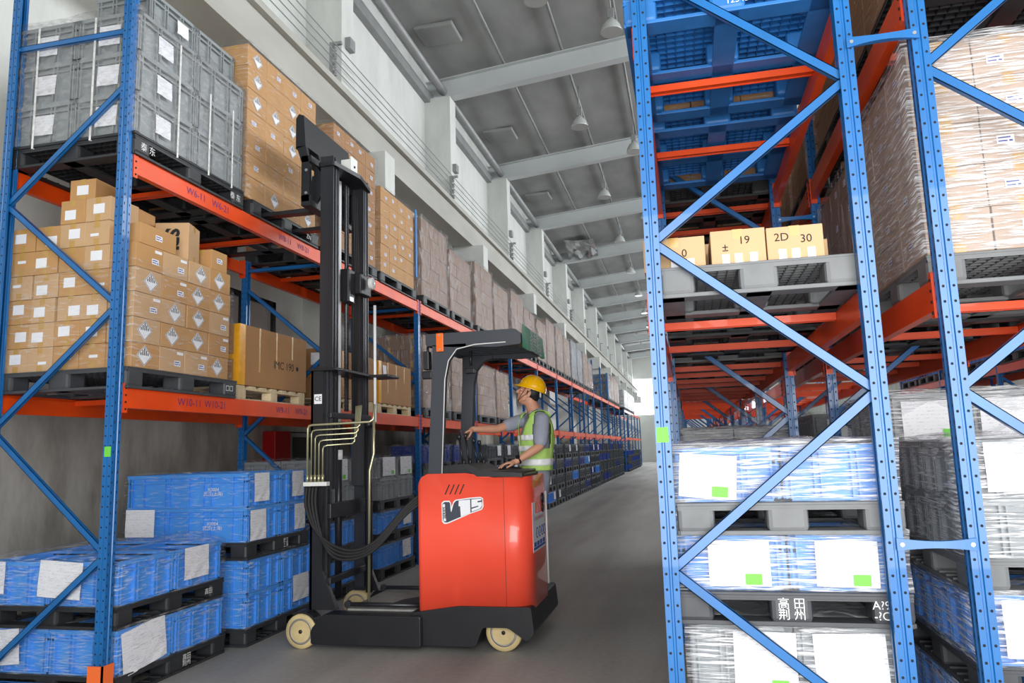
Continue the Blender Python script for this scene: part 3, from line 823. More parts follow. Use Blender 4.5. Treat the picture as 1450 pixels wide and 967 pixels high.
# pile of small cartons on the lower level, beside the first frame
P1z = ZL1
pallet(-4.43,5.16,P1z,'plastic_dark','under the pile of small cartons on the lower beam',1.17,1.33,.155,'pallets on the wall rack',True,[('□□',0,.55,.06)])
rc = random.Random(11)
cz = P1z+.157; ch = .186; NX, NY = 5, 4; cl, cw = 1.17/NY, 1.13/NX
GC = 'small cartons piled on the lower beam'
rowsn = ['bottom','second','third','fourth','fifth','sixth','seventh']
for k_ in range(7):
    for i in range(NX):
        for j in range(NY):
            side = i == NX-1; end = j == 0
            if k_ == 5:
                if not (i < 4 and j < 2): continue
            elif k_ == 6:
                if not (i in (2,3) and j == 0): continue
            elif not (side or end or k_ >= 4): continue
            lx, ly, lz = cw-.004, cl-.004, ch-.003
            off = rc.uniform(-.012,.012)
            mtc = rc.choice(['cardboard','cardboard','cardboard2'])
            tilt = rc.uniform(-.02,.02)
            zz = cz+ch*k_
            x = -4.99+cw*(i+.5)+(off if end and not side else 0); y = 4.55+cl*(j+.5)+(off if side and not end else 0)
            o = link('carton', carton_mesh(lx,ly,lz,mtc), None, (x,y,zz), (0,0,tilt))
            lb = 'small brown carton, %s row of the pile, ' % rowsn[k_]
            if side and end: lb += 'at the corner behind the column'
            elif side: lb += '%s from the corner on the aisle face' % ORD[j]
            elif end: lb += '%s from the wall on the end face' % ORD[i]
            else: lb += '%s across and %s back on top' % (ORD[i],ORD[j])
            tag(o, lb, 'carton', GC)
            if side:
                q = (k_*7+j*3) % 5
                if q in (0,2) or (k_+j) % 3 == 0: put_label(o,lx,ly,lz,'+X','hazard',rc.uniform(-.03,.05),0)
                else:
                    put_label(o,lx,ly,lz,'+X','label',.06,-.02); put_label(o,lx,ly,lz,'+X','slip',.09,.06)
            if end:
                put_label(o,lx,ly,lz,'-Y',rc.choice(['sheet','sheet','slip']),rc.uniform(-.04,.04),rc.uniform(-.03,.02))
# loose cartons on top of the pile
zt = cz+ch*7; z5 = cz+ch*5
for (x,y,z,rz,lx,ly,lz,lb,fc) in ((-4.40,4.72,zt,.05,.22,.26,.17,'small brown carton lying alone highest of the pile','-Y'),
                                  (-4.28,4.98,zt-ch,.1,.24,.26,.20,'brown carton standing behind the topmost row of the pile','-Y'),
                                  (-4.005,4.79,z5,.0,.28,.40,.155,'longer brown carton on the aisle corner of the pile top','+X'),
                                  (-3.97,5.56,z5,.0,.2,.22,.17,'small brown carton at the far end of the pile top','+X')):
    o = link('carton', carton_mesh(lx,ly,lz,'cardboard'), None, (x,y,z), (0,0,rz)); tag(o, lb, 'carton', GC); put_label(o,lx,ly,lz,fc,'sheet' if fc=='-Y' else 'label')
o = link('carton', carton_mesh(.27,.25,.31,'cardboard2'), None, (-4.04,5.23,z5+.004), (0,0,.3)); tag(o, 'tilted brown carton with large black letters on the pile', 'carton', GC)
text('SPL', .15, (-.0,-.132,.15), '-Y', 'ink', o, bold=.006, roll=-PI/2); text('▯S', .1, (-.10,-.132,.16), '-Y', 'ink', o, bold=.004)
film_shell('stretch_film', -4.995,-3.852,4.535,5.725,cz,cz+ch*4.2,'film_soft','clear stretch film wound around the lower carton pile','films on the wall rack',top=False,seed=21)

# large carton on a wooden pallet
wp = wood_pallet_mesh(1.0,1.2,.14)
def big_carton(y0, y1, lab_, withtext=True, z=ZL1, x0=-4.95, x1=-3.93, h=.56, extra='first'):
    o = link('wooden_pallet', wp, None, ((x0+x1)/2,(y0+y1)/2,z)); tag(o, 'pale wooden pallet under the %s large carton' % extra, 'pallet', 'wooden pallets on the wall rack')
    lx, ly = x1-x0, y1-y0
    m = MB(); m.box(-lx/2,lx/2,-ly/2,ly/2,0,h,bev=.005)
    c = m.obj('large_carton','cardboard3',None,((x0+x1)/2,(y0+y1)/2,z+.142)); tag(c, lab_, 'carton')
    m = MB(); e = .0015
    m.box(lx/2-.06,lx/2+e,-ly/2-e,-ly/2+.09,.0,h); m.box(lx/2-.4,lx/2-.02,-ly/2-.003,-ly/2+.01,h*.42,h*.5); m.obj('yellow_tape','yellow_tape',c)
    m = MB()
    for yy, ln in ((-.28,.42),(.02,.36),(.32,.24)): m.box(lx/2,lx/2+e,yy-.012,yy+.012,h-ln,h)
    m.obj('clear_tape','tape',c)
    if withtext:
        text('IMC 190', .11, (lx/2+.002,.16,h*.42), '+X', 'ink', c); 
        m = MB(); m.lathe([(.024,0),(.024,.001)], (lx/2+.001,.42,h*.42), 'X', 14); m.obj('printed_dot','ink',c)
    else:
        for yy in (-.48,): paper(c,.16,.14,'-Y',(.35,-ly/2,h-.12))
        paper(c,.12,.14,'+X',(lx/2,-.4,h-.12))
    return c
big_carton(5.98,7.2,'large brown carton with yellow taped corner marked IMC 190',extra='printed')
big_carton(7.75,8.95,'plain large brown carton hidden behind the truck mast',False,extra='hidden')
big_carton(9.12,10.3,'large brown carton with yellow tape and corner papers beyond mast',False,extra='taped')

# ---- wrapped carton loads
def wrapped_load(cx, cy, z, lx, ly, h, nx, ny, nz, label, mt='cardboard4', film='film', group='wrapped carton loads', labels=True, face_i='+X', end=True, seed=0, tag_extra=None, vis='+X', hz=False):
    """wrapped load: cartons of the outer faces, plus film"""
    t = thing('wrapped_load', label, 'wrapped load', (cx,cy,z), group=group)
    r = random.Random(seed); a, b, c = lx/nx, ly/ny, h/nz
    me = carton_mesh(round(a-.004,3), round(b-.004,3), round(c-.003,3), mt, tape=True)
    for k_ in range(nz):
        for i in range(nx):
            for j in range(ny):
                onx = i == (nx-1 if vis == '+X' else 0); ony = j == 0
                if not (onx or ony or k_ == nz-1): continue
                o = link('carton', me, t, (-lx/2+a*(i+.5)+r.uniform(-.003,.003), -ly/2+b*(j+.5)+r.uniform(-.004,.004), c*k_))
                if labels and (onx or ony):
                    f = vis if onx else '-Y'
                    if hz and r.random() < .38 and f in HZ: put_label(o,a,b,c,f,'hazard')
                    elif r.random() < .8: put_label(o,a,b,c,f,'label',r.uniform(-.05,.05),r.uniform(-.03,.03))
    if film: film_shell('film', -lx/2-.004,lx/2+.004,-ly/2-.004,ly/2+.004,0,h, film,'','',parent=t,seed=seed,amp=.012,sag=0)
    return t
def solid_load(cx, cy, z, lx, ly, h, label, mt, film, group, seed=0, nz=6, ny=4):
    """far load: cartons in rows, seen only as courses under film"""
    t = thing('wrapped_load', label, 'wrapped load', (cx,cy,z), group=group)
    m = MB(); r = random.Random(seed); c = h/nz; b = ly/ny; a = lx/3
    for k_ in range(nz):
        for j in range(ny):
            for i in range(3):
                if i < 2 and j > 0 and k_ < nz-1: continue
                d = r.uniform(0,.012)
                m.box(-lx/2+a*i+.002,-lx/2+a*(i+1)-.002+d,-ly/2+b*j+.002,-ly/2+b*(j+1)-.002,c*k_+.002,c*(k_+1)-.001)
    m.obj('cartons', mt, t)['kind'] = 'stuff'
    if film: film_shell('film', -lx/2-.004,lx/2+.016,-ly/2-.004,ly/2+.004,0,h+.005, film,'','',parent=t,seed=seed,amp=.014,seg=.2)
    return t

# upper level, bay 1: strapped grey crates
PW = 'pallets on the wall rack'
def upal(y0,y1,bay,which,mt='plastic_black',z=ZL2,sten=None,det=True,lvl='upper'):
    pallet(-4.43,(y0+y1)/2,z,mt,'on the %s beam, %s load of bay %s' % (lvl,which,ORD[bay]),1.17,y1-y0,.15,PW,det,sten)
upal(4.47,5.87,0,'first',sten=[('泰 东',0,-.56,.07),('泰 东',0,.56,.07)])
o = MB(); o.box(-4.99,-3.84,4.46,5.86,ZL2+.15,ZL2+.172,bev=.006); tag(o.obj('slip_tray','plastic_black'), 'black rimmed tray under the strapped grey crates', 'tray')
gz = ZL2+.172; gh = .325
GT = 'strapped grey crates on the upper beam'
gt = {}
for k_ in range(3):
    for i in range(2):
        for j in range(2):
            lx, ly = 1.13/2, 1.37/2
            o = link('crate', tote_mesh(lx-.006,ly-.006,gh-.003,'tote_grey'), None, (-4.98+lx*(i+.5),4.475+ly*(j+.5),gz+gh*k_))
            tag(o, 'grey crate, %s layer of the strapped load, %s, %s end' % (('bottom','middle','third')[k_],('wall side','aisle side')[i],('nearer','farther')[j]), 'crate', GT)
            gt[(k_,i,j)] = o
            if i == 1 and not (k_ == 2 and j == 1): paper(o,.17,.15,'+X',(lx/2-.002,(-.05 if j == 0 else .1),.15),.0) if j == 0 else None
            if j == 0: paper(o,.19,.16,'-Y',(.02,-ly/2+.002,.15),.03)
for i in range(1):
    for j in range(2):
        o = link('crate', tote_mesh(.52,.56,.30,'tote_grey'), None, (-4.24,5.02+.57*j,gz+gh*3+.05)); tag(o, 'grey crate of the top layer set back, %s end' % ('nearer','farther')[j], 'crate', GT)
        if j == 0: paper(o,.14,.12,'+X',(.262,.1,.16))
film_shell('stretch_film', -4.99,-3.845,4.465,5.855,gz,gz+gh*3+.01,'film_dark','dusty stretch film around the strapped grey crates','films on the wall rack',seed=31,sag=.05,amp=.010)
for j, (p, f) in enumerate((((-3.835,4.93),'X'),((-3.835,5.33),'X'),((-3.835,5.66),'X'),((-4.75,4.455),'Y'),((-4.23,4.455),'Y'))):
    m = MB(); x, y = p
    if f == 'X': m.box(x-.004,x,y-.008,y+.008,gz-.03,gz+gh*3-.05 if j == 0 else gz+gh*3-.28); m.box(x-.12,x,y-.008,y+.008,gz-.034,gz-.03)
    else: m.box(x-.008,x+.008,y,y+.004,gz-.03,gz+gh*3-.02); m.box(x-.008,x+.008,y,y+.12,gz-.034,gz-.03)
    tag(m.obj('plastic_strap','strap'), 'white plastic strap on the grey crates, %s %s' % (ORD[j if f=='X' else j-3], 'on the aisle face' if f == 'X' else 'on the end face'), 'strap', 'white straps on the grey crates')
text('AP·14',.05,(.02,-.36,.10),'-Y','white_ink',gt[(1,0,0)])

upal(6.0,7.3,0,'second',sten=[('ZN',0,.42,.07)])
wrapped_load(-4.43,6.58,ZL2+.152,1.13,1.34,1.52,4,4,7,'tall load of hazard-labelled cartons between grey crates and mast','cardboard','film_soft',seed=3,hz=True,group='carton loads on the upper beam')
upal(7.68,8.9,1,'first')
wrapped_load(-4.43,8.28,ZL2+.152,1.13,1.20,1.50,4,4,7,'tall brown carton load seen just beyond the truck mast','cardboard3','film_soft',seed=4,hz=False,group='carton loads on the upper beam')
upal(9.0,10.35,1,'second')
wrapped_load(-4.43,9.68,ZL2+.152,1.13,1.24,1.20,4,4,6,'shorter load of pale cartons before the third rack frame','cardboard','film_soft',seed=5,group='carton loads on the upper beam')
m = MB(); m.box(-3.845,-3.83,10.30,10.36,ZL2+.35,ZL2+1.4,bev=.003); tag(m.obj('corner_guard','plastic_blue'), 'blue edge protector strip at the end of the short carton load', 'edge protector')
# wrapped loads further along, upper level
ru = random.Random(3)
for b in range(2, 13):
    for s_ in range(2):
        if b in (9,10): continue
        y0 = lys[b]+.15+1.42*s_; y1 = y0+1.3
        upal(y0,y1,b,('first','second')[s_],det=b < 4)
        h = [1.42,1.30,1.28,1.22,1.30,1.1,1.30,1.15,1.3,1.2,1.2,1.3][(b*2+s_) % 12]+ru.uniform(-.08,.08)
        mt = 'cardboard4' if b < 7 else ru.choice(['cardboard4','tote_dark'])
        if b < 4: wrapped_load(-4.43,(y0+y1)/2,ZL2+.152,1.10,1.26,h,3,3,5,'brown wrapped carton load on the upper beam, %s of bay %s' % (('first','second')[s_],ORD[b]),mt,'film_vert',seed=b*3+s_,group='wrapped loads on the upper beam',labels=False)
        else: solid_load(-4.43,(y0+y1)/2,ZL2+.152,1.10,1.26,h,'brown wrapped load on the upper beam, %s of bay %s' % (('first','second')[s_],ORD[b]),mt,'film_vert','wrapped loads on the upper beam',seed=b*3+s_)
# lower level
for b in (2,3):
    for s_ in range(2):
        y0 = lys[b]+.15+1.42*s_; y1 = y0+1.3
        if b == 3 and s_ == 1: y1 = y0+1.1
        upal(y0,y1,b,('first','second')[s_],'plastic_dark' if s_ == 0 else 'plastic_black',ZL1,lvl='lower')
        wrapped_load(-4.43,(y0+y1)/2,ZL1+.152,1.10,y1-y0-.06,1.12 if b == 2 else .98,3,3,5,'brown wrapped carton load on the lower beam, %s of bay %s' % (('first','second')[s_],ORD[b]),'cardboard4','film_vert',seed=60+b*3+s_,group='wrapped loads on the lower beam',labels=False)
for b in (14,15,16):
    for s_ in range(2):
        y0 = lys[b]+.15+1.42*s_; y1 = y0+1.3
        upal(y0,y1,b,('first','second')[s_],det=False)
        solid_load(-4.43,(y0+y1)/2,ZL2+.152,1.10,1.26,1.1,'dark wrapped load beyond the cross aisle, %s of bay %s' % (('first','second')[s_],ORD[b]),'tote_dark','film_heavy','wrapped loads on the upper beam',seed=b*3+s_)

# ------------------------------------------------------------------ RIGHT side goods
PR = 'pallets of the double rack'; TR = 'crates under the double rack'; FR = 'stretch films under the double rack'
def rpal(x0,x1,y0,y1,z,mt,where,h=.15,sten=None,det=True): return pallet((x0+x1)/2,(y0+y1)/2,z,mt,where,x1-x0,y1-y0,h,PR,det,sten,'-Y')
def rtier(x0,x1,y0,y1,z,h,nx,ny,mt,tn,sn,papers=(),film='film_heavy',layers=1,seed=0,sag=0,only=None):
    res = []
    for l in range(layers):
        tnn = tn if layers == 1 else ('%s layer, %s' % (('lower','upper')[l], tn))
        res.append(tier(x0,x1,y0,y1,z+h*l,h,nx,ny,mt,tnn,sn,film=None,tgroup=TR,only=only or ([(0,0),(1,0),(0,1)] if not sag else None)))
    if film: film_shell('stretch_film', x0-.004,x1+.006,y0-.006,y1+.004,z,z+h*layers+.006, film, 'clear stretch film around the %s of the %s' % (tn,sn), FR, sag=sag, seed=seed)
    for (l,i,w_,hh,du,dz,rl,st) in papers:
        o = res[l][(i,0)]; ly = (y1-y0)/ny; paper(o,w_,hh,'-Y',(du,-ly/2-.012,dz),rl,st)
    return res
S1 = 'stack at the aisle corner'
rpal(-.10,.90,3.66,4.90,0,'plastic_grey','on the floor under the stack at the aisle corner')
rtier(-.06,.86,3.70,4.86,.15,.315,2,2,'tote_grey','bottom tier',S1,[(1,0,.27,.27,.10,.15,.02,True),(1,1,.30,.27,.0,.15,-.02,True)],layers=2,seed=71)
rpal(-.11,.90,3.64,4.90,.785,'plastic_dark','under the middle tier of the stack at the aisle corner',.145,[('高 田\n荆 州',0.0,0,.052),('A?9\n-?C',.37,0,.05)])
rtier(-.09,.89,3.68,4.87,.932,.245,2,2,'tote_blue','middle tier',S1,[(0,0,.27,.20,.03,.12,.0,True),(0,1,.26,.20,.0,.12,.02,True)],seed=72)
rpal(-.08,.90,3.64,4.90,1.18,'plastic_grey','under the top tier of the stack at the aisle corner',.145)
rtier(-.08,.88,3.68,4.87,1.327,.25,2,2,'tote_blue','top tier',S1,[(0,0,.26,.20,-.09,.12,.08,True)],seed=73,sag=.02)
# stack behind it and others deeper in the aisle-side row
def floor_stack(x0,x1,y0,tiers,sn,seed,y1=None,film='film'):
    z = 0; y1 = y1 or y0+1.2
    for n_, (cm,h,layers,pp) in enumerate(tiers):
        tn = ('bottom tier','second tier','third tier','fourth tier')[n_]
        rpal(x0,x1,y0,y1,z,'plastic_grey' if n_ % 2 == 0 else 'plastic_dark','under the %s of the %s' % (tn,sn),det=seed < 90); z += .15
        rtier(x0+.02,x1-.02,y0+.02,y1-.02,z,h,2,2,cm,tn,sn,pp,layers=layers,seed=seed+n_,film=film,sag=.015 if n_ == len(tiers)-1 else 0)
        z += h*layers+.004
ppx = [(0,0,.26,.2,.0,.14,.0,True),(0,1,.26,.2,.0,.14,.0,True)]
floor_stack(-.08,.88,5.1,[('tote_grey',.27,1,ppx),('tote_blue',.27,1,[]),('tote_grey',.27,1,[]),('tote_grey',.17,1,[(0,0,.34,.11,.1,.08,.0,False)])],'second stack of the aisle-side row',80,film='film_heavy')
floor_stack(-.08,.82,6.7,[('tote_grey',.28,1,[]),('tote_blue',.28,1,[]),('tote_grey',.28,1,[]),('tote_grey',.26,1,[])],'third stack of the aisle-side row',92,film='film_heavy')
floor_stack(-.08,.82,8.1,[('tote_grey',.28,1,[]),('tote_dark',.28,1,[]),('tote_grey',.28,1,[]),('tote_dark',.3,1,[])],'fourth stack of the aisle-side row',93,film='film_heavy')
floor_stack(-.08,.82,9.6,[('tote_dark',.3,1,[]),('tote_dark',.3,1,[]),('tote_dark',.3,1,[])],'fifth stack of the aisle-side row',94,film='film_heavy')
# inner row stacks
S2 = 'first stack of the inner row'
floor_stack(1.16,2.16,3.78,[('tote_blue',.30,1,[]),('tote_blue',.30,1,[(0,0,.44,.24,.08,.16,.0,False),(0,1,.4,.24,.0,.16,.0,True)]),('tote_grey',.26,2,[(1,0,.40,.22,.06,.14,.0,True),(1,1,.4,.22,.02,.14,.0,True)])],S2,84,y1=4.98,film='film_heavy')
floor_stack(1.20,2.20,5.12,[('tote_navy',.28,1,[]),('tote_grey',.28,1,[]),('tote_grey',.28,1,[]),('tote_grey',.42,1,[(0,0,.36,.24,.02,.25,.0,True),(0,1,.4,.24,.0,.25,.02,True)])],'second stack of the inner row',86,film='film_heavy')
floor_stack(1.20,2.20,6.7,[('tote_grey',.3,1,[]),('tote_grey',.3,1,[]),('tote_dark',.3,1,[])],'third stack of the inner row',95)
floor_stack(1.20,2.20,8.1,[('tote_grey',.3,1,[]),('tote_blue',.3,1,[]),('tote_grey',.3,1,[]),('tote_grey',.35,1,[(0,0,.3,.22,.05,.18,.0,False)])],'fourth stack of the inner row',96)
m = MB(); m.box(.98+.16,1.155,3.83,4.9,1.28,1.56); 
# level 1 aisle-side: three written cartons on grey pallets
rpal(-.10,.83,3.63,4.80,ZR1,'plastic_grey','under the three hand-marked cartons on the first level')
zc = ZR1+.15
for (x,y,lx,ly,lz,rz,lb,tx) in ((-.02,3.86,.30,.32,.165,.0,'small brown carton beside the blue column on the grey pallet',[('0',.05,0)]),
                                (.285,3.86,.255,.36,.175,.0,'brown carton marked 19 in the middle of the grey pallet',[('19',.03,.03),('±',-.06,.0)]),
                                (.545,3.85,.255,.36,.165,.0,'brown carton marked 2D 30 at the pallet end',[('2D',-.06,.03),('30',.05,.015)])):
    o = link('carton', carton_mesh(lx,ly,lz,'cardboard2'), None, (x,y,zc), (0,0,rz)); tag(o, lb, 'carton', 'hand-marked cartons on the grey pallet')
    for (s_,u,v) in tx: text(s_, .055, (u,-ly/2-.002,lz/2+v), '-Y', 'ink', o, name='handwriting')
    for u in ((-.06,.0,.07) if lx < .28 else (0,.08)):
        l_ = link('clear_tape', lab_mesh(.035,.05,'-Y',False), o, (u,-ly/2-.001,.03)); 
for (x,y,lx,ly,lz,lb) in ((.30,4.25,.33,.34,.22,'brown carton behind the one marked 19'),(.62,4.27,.30,.32,.20,'brown carton behind the one marked 2D 30'),(-.02,4.3,.3,.34,.2,'brown carton at the back beside the blue column')):
    o = link('carton', carton_mesh(lx,ly,lz,'cardboard2'), None, (x,y,zc)); tag(o, lb, 'carton', 'cartons at the back of the grey pallet')
rpal(-.10,.83,5.05,6.25,ZR1,'plastic_black','on the first level behind the hand-marked cartons')
wrapped_load(.365,5.65,ZR1+.152,.86,1.12,.42,3,3,2,'low wrapped carton load behind the hand-marked cartons','cardboard4','film',seed=41,labels=False,vis='-X',group='wrapped loads of the double rack')
for j, y in enumerate((6.65,8.05,9.6,11.0)):
    rpal(-.10,.83,y,y+1.2,ZR1,('plastic_grey','plastic_black')[j%2],'on the first level of the aisle-side row, %s deeper in' % ORD[j],det=j<2)
    wrapped_load(.365,y+.6,ZR1+.152,.86,1.12,.25 if j == 0 else .7,3,3,1 if j == 0 else 3,'wrapped carton load in the aisle-side row, %s deeper in' % ORD[j],'cardboard4','film',seed=42+j,labels=False,vis='-X',group='wrapped loads of the double rack')
# level 2 aisle-side: blue and black pallets
for j, (y,mt) in enumerate(((3.62,'plastic_blue'),(5.0,'plastic_blue'),(6.6,'plastic_black'),(8.0,'plastic_black'),(9.5,'plastic_black'))):
    rpal(-.20,.83,y,y+1.22,ZR2,mt,'on the second level of the aisle-side row, %s from the near end' % ORD[j],sten=[('武汉中天\n12345?收',.08,0,.045)] if j == 0 else None)
    wrapped_load(.31,y+.61,ZR2+.152,.98,1.16,.85,3,3,3,'wrapped carton load over the second beam, %s in the aisle-side row' % ORD[j],'cardboard','film',seed=50+j,labels=False,vis='-X',group='wrapped loads of the double rack')
# level 1 inner row: big bright wrapped load
for j, (y0,h) in enumerate(((3.80,1.06),(5.12,1.0),(6.65,.95),(8.05,.9))):
    rpal(1.14,2.32,y0,y0+1.2,ZR1,('plastic_grey','plastic_black')[j>0],'on the first level of the inner row, %s from the near end' % ORD[j],sten=None)
    wrapped_load(1.73,y0+.6,ZR1+.152,1.16,1.18,h,4,3,5,('big bright film-wrapped carton load at the rack end' if j == 0 else 'brown wrapped carton load of the inner row, %s from the end' % ORD[j]),'cardboard5' if j == 0 else 'cardboard4','film_heavy' if j == 0 else 'film_vert',seed=60+j,labels=True,vis='-X',group='wrapped loads of the inner row')
for j, y0 in enumerate((3.75,5.1,6.6,8.0)):
    rpal(1.14,2.3,y0,y0+1.22,ZR2,'plastic_black','on the second level of the inner row, %s from the near end' % ORD[j])
    wrapped_load(1.72,y0+.61,ZR2+.152,1.1,1.16,.8,3,3,3,'wrapped carton load over the inner row, %s from the near end' % ORD[j],'cardboard3','film',seed=66+j,labels=False,vis='-X',group='wrapped loads of the inner row')

# third rack seen through the others
X3 = 5.0
f3 = make_frame('rack_upright', 'blue frame of the far third rack seen through the near ones, first', X3, X3+1.0, 8.0, 4.6, (1,[.3,1.05,1.8,2.55,3.3,4.0]), [.12], 'frames of the third rack')
ys3 = [8.0+2.9*i for i in range(5)]
for i, y in enumerate(ys3[1:],1): dup(f3, (X3,y,0), label='blue frame of the far third rack seen through the near ones, %s' % ORD[i])
for i, y in enumerate(ys3[:-1]):
    for zi, z in enumerate((1.3,2.72)):
        m = MB(); m.box(0,.05,.04,2.86,-.13,0); o = m.obj('rack_beam','orange',None,(X3,y,z)); tag(o,'orange beam of the far third rack, %s level, bay %s' % (('lower','upper')[zi],ORD[i]),'rack beam','beams of the third rack','thing')
        m = MB(); m.box(.95,1.0,.04,2.86,-.13,0); o = m.obj('rack_beam','orange',None,(X3,y,z)); tag(o,'orange rear beam of the far third rack, %s level, bay %s' % (('lower','upper')[zi],ORD[i]),'rack beam','beams of the third rack','thing')
        for s_ in range(2):
            yy = y+.15+1.35*s_
            rpal(X3-.02,X3+1.0,yy,yy+1.2,z,'plastic_black','in the third rack, %s level, %s load of bay %s' % (('lower','upper')[zi],('first','second')[s_],ORD[i]),det=False)
            tier(X3,X3+.98,yy,yy+1.2,z+.152,.36,1,2,['tote_blue','tote_navy'] if (i+s_) % 2 else 'tote_blue','%s level tier' % ('lower','upper')[zi],'third rack load %s' % ORD[i*2+s_],film=None,tgroup='crates in the third rack')
    for s_ in range(2):
        yy = y+.15+1.35*s_
        rpal(X3-.02,X3+1.0,yy,yy+1.2,0,'plastic_black','on the floor in the third rack, %s load of bay %s' % (('first','second')[s_],ORD[i]),det=False)
        tier(X3,X3+.98,yy,yy+1.2,.152,.6,1,1,'tote_grey','floor tier','third rack load %s' % ORD[i*2+s_],film=None,tgroup='crates in the third rack')
M['emblem_grey'] = mat('emblem_grey',(58,64,78),.5)

# ------------------------------------------------------------------ REACH TRUCK
T = thing('reach_truck', 'red and black reach truck with raised mast facing the wall rack', 'forklift', (-2.2,6.5,0))
def tp(mb, name, mats, par=None, sm=False):
    me = mb.mesh(name, mats)
    me.transform(Matrix.Translation((2.2,-6.5,0)))
    if sm:
        for p in me.polygons: p.use_smooth = True
    o = link(name, me, par or T)
    return o
def ttext(body,size,loc,face,mt,par,**k): return text(body,size,(loc[0]+2.2,loc[1]-6.5,loc[2]),face,mt,par,**k)
def rounded(pts, r, n=5):
    """round the corners of a closed polygon; r: one radius or a list"""
    out = []; N = len(pts)
    for i in range(N):
        p0, p1, p2 = Vector(pts[i-1]), Vector(pts[i]), Vector(pts[(i+1)%N]); rr = r[i] if isinstance(r,(list,tuple)) else r
        if rr <= 0: out.append(tuple(p1)); continue
        a = (p0-p1); b = (p2-p1); rr = min(rr, a.length*.45, b.length*.45); a = p1+a.normalized()*rr; b = p1+b.normalized()*rr
        for k in range(n+1):
            t = k/n; q = a*(1-t)**2+p1*2*t*(1-t)+b*t*t; out.append((q.x,q.y))
    return out
YN, YF = 6.0, 7.12      # near and far side planes
XR = -1.29
# red cover: plan outline rounded at the operator end, swept between a sloping lower edge and the top
def red_cover():
    m = MB()
    plan = rounded([(-2.25,YN),(XR,YN),(XR,YF-.42),(-2.25,YF-.42)], [.05,.20,.06,.03], 10)
    def zb(x): return .245 if x < -2.249 else (.245+(x+2.25)/.34*.085 if x < -1.91 else .33)
    def zt(x):
        if x < -2.18: return 1.40-.10*((-2.18-x)/.07)**2
        if x < -1.80: return 1.415
        if x < -1.70: return 1.415-(x+1.80)*.4
        return 1.375
    # densify plan
    P = []
    for i in range(len(plan)):
        a, b = Vector(plan[i]), Vector(plan[(i+1)%len(plan)]); n = max(1,int((b-a).length/.045))
        for k in range(n): P.append(a.lerp(b,k/n))
    lo = [m.bm.verts.new((p.x,p.y,zb(p.x))) for p in P]; hi = [m.bm.verts.new((p.x,p.y,zt(p.x))) for p in P]; N = len(P)
    for i in range(N):
        f = m.bm.faces.new([lo[i],lo[(i+1)%N],hi[(i+1)%N],hi[i]]); f.smooth = True
    m.bm.faces.new(hi); m.bm.faces.new(lo[::-1])
    return m
red = tp(red_cover(),'body_cover','red')
m = MB(); m.box(-1.5015,-1.4985,YN-.0012,YN+.01,.335,1.37); tp(m,'panel_seam','tblack',red)
m = MB()   # louvre slots
for i in range(4):
    x = -2.005+.042*i; m.quadset([(x,YN-.0016,1.245),(x+.011,YN-.0016,1.245),(x+.05,YN-.0016,1.325),(x+.039,YN-.0016,1.325)],[(0,1,2,3)])
tp(m,'louvre_slots','tblack',red)
# side emblem
def plate(poly, d, mt, name, par):
    m = MB(); m.prism(poly,'Y',YN-d,YN-d+.001); return tp(m,name,mt,par)
def lg_(pts): return [(-2.25+(25+x/13.81)*.00614, 1.372-(y/13.81)*.00563) for x, y in pts]
plate(lg_([(145,480),(195,438),(300,435),(328,480),(342,560),(375,460),(420,420),(700,382),(900,370),(950,400),(955,560),(920,625),(700,700),(260,892),(190,895),(150,850)]),.0022,'sticker_white','emblem',red)
plate(lg_([(165,495),(210,462),(290,462),(315,490),(322,640),(335,665),(385,490),(430,440),(700,405),(915,392),(935,420),(932,560),(905,605),(700,682),(255,868),(200,865),(168,830)]),.0030,'emblem_grey','emblem_face',red)
plate(lg_([(172,505),(212,502),(232,838),(182,846)]),.0038,'sticker_white','emblem_band',red)
plate(lg_([(484,438),(703,420),(703,680),(518,755),(508,552),(476,548)]),.0038,'sticker_white','emblem_digit',red)
plate(lg_([(727,418),(918,402),(918,440),(845,452),(842,480),(925,470),(928,545),(890,600),(727,660),(727,605),(858,562),(860,540),(727,578)]),.0038,'sticker_white','emblem_digit',red)
ttext('SERIES',.034,(-2.25+(25+203/13.81)*.00614,YN-.0045,1.372-(675/13.81)*.00563),'-Y','tblack',red,roll=PI/2,bold=.001)
# operator end: number, notice, round vent
XE = XR+.0015
ttext('编号:叉车-071',.070,(XE,6.34,1.30),'+X','yellow_letter',red,bold=.001)
ttext('小心\n叉车',.045,(XE,6.27,1.13),'+X','yellow_letter',red)
m = MB(); m.box(XR,XR+.002,6.10,6.62,.76,1.06); sg = tp(m,'safety_notice','sticker_white',red)
m = MB(); m.box(XR,XR+.0022,6.10,6.22,1.06,1.16); tp(m,'blank_sticker','sticker_white',red)
m = MB()
for i, y in enumerate((6.27,6.38,6.49,6.58)): m.lathe([(.046,0),(.046,.001)],(XR+.002,y,.905),'X',18)
m.box(XR+.002,XR+.003,6.12,6.60,.775,.795)
for y in (6.14,6.26,6.38,6.50): m.box(XR+.002,XR+.003,y,y+.09,.80,.835)
tp(m,'blue_symbol','sign_blue',sg)
m = MB()
for y in (6.27,6.38,6.49,6.58):
    m.lathe([(.022,0),(.022,.001)],(XR+.0032,y,.915),'X',12); m.prism([(y-.022,.875),(y+.022,.875),(y+.014,.90),(y-.014,.90)],'X',XR+.0032,XR+.0042)
tp(m,'white_figure','sticker_white',sg)
ttext('当心触电 正确穿戴防护用品',.034,(XR+.003,6.37,1.02),'+X','sign_red',sg)
m = MB(); m.lathe([(.048,0),(.048,.012),(.03,.016)],(XR,6.53,1.17),'X',18); m.lathe([(.04,0),(.04,.01),(.02,.012)],(XR,6.53,1.09),'X',18); tp(m,'key_switch','tblack',red)
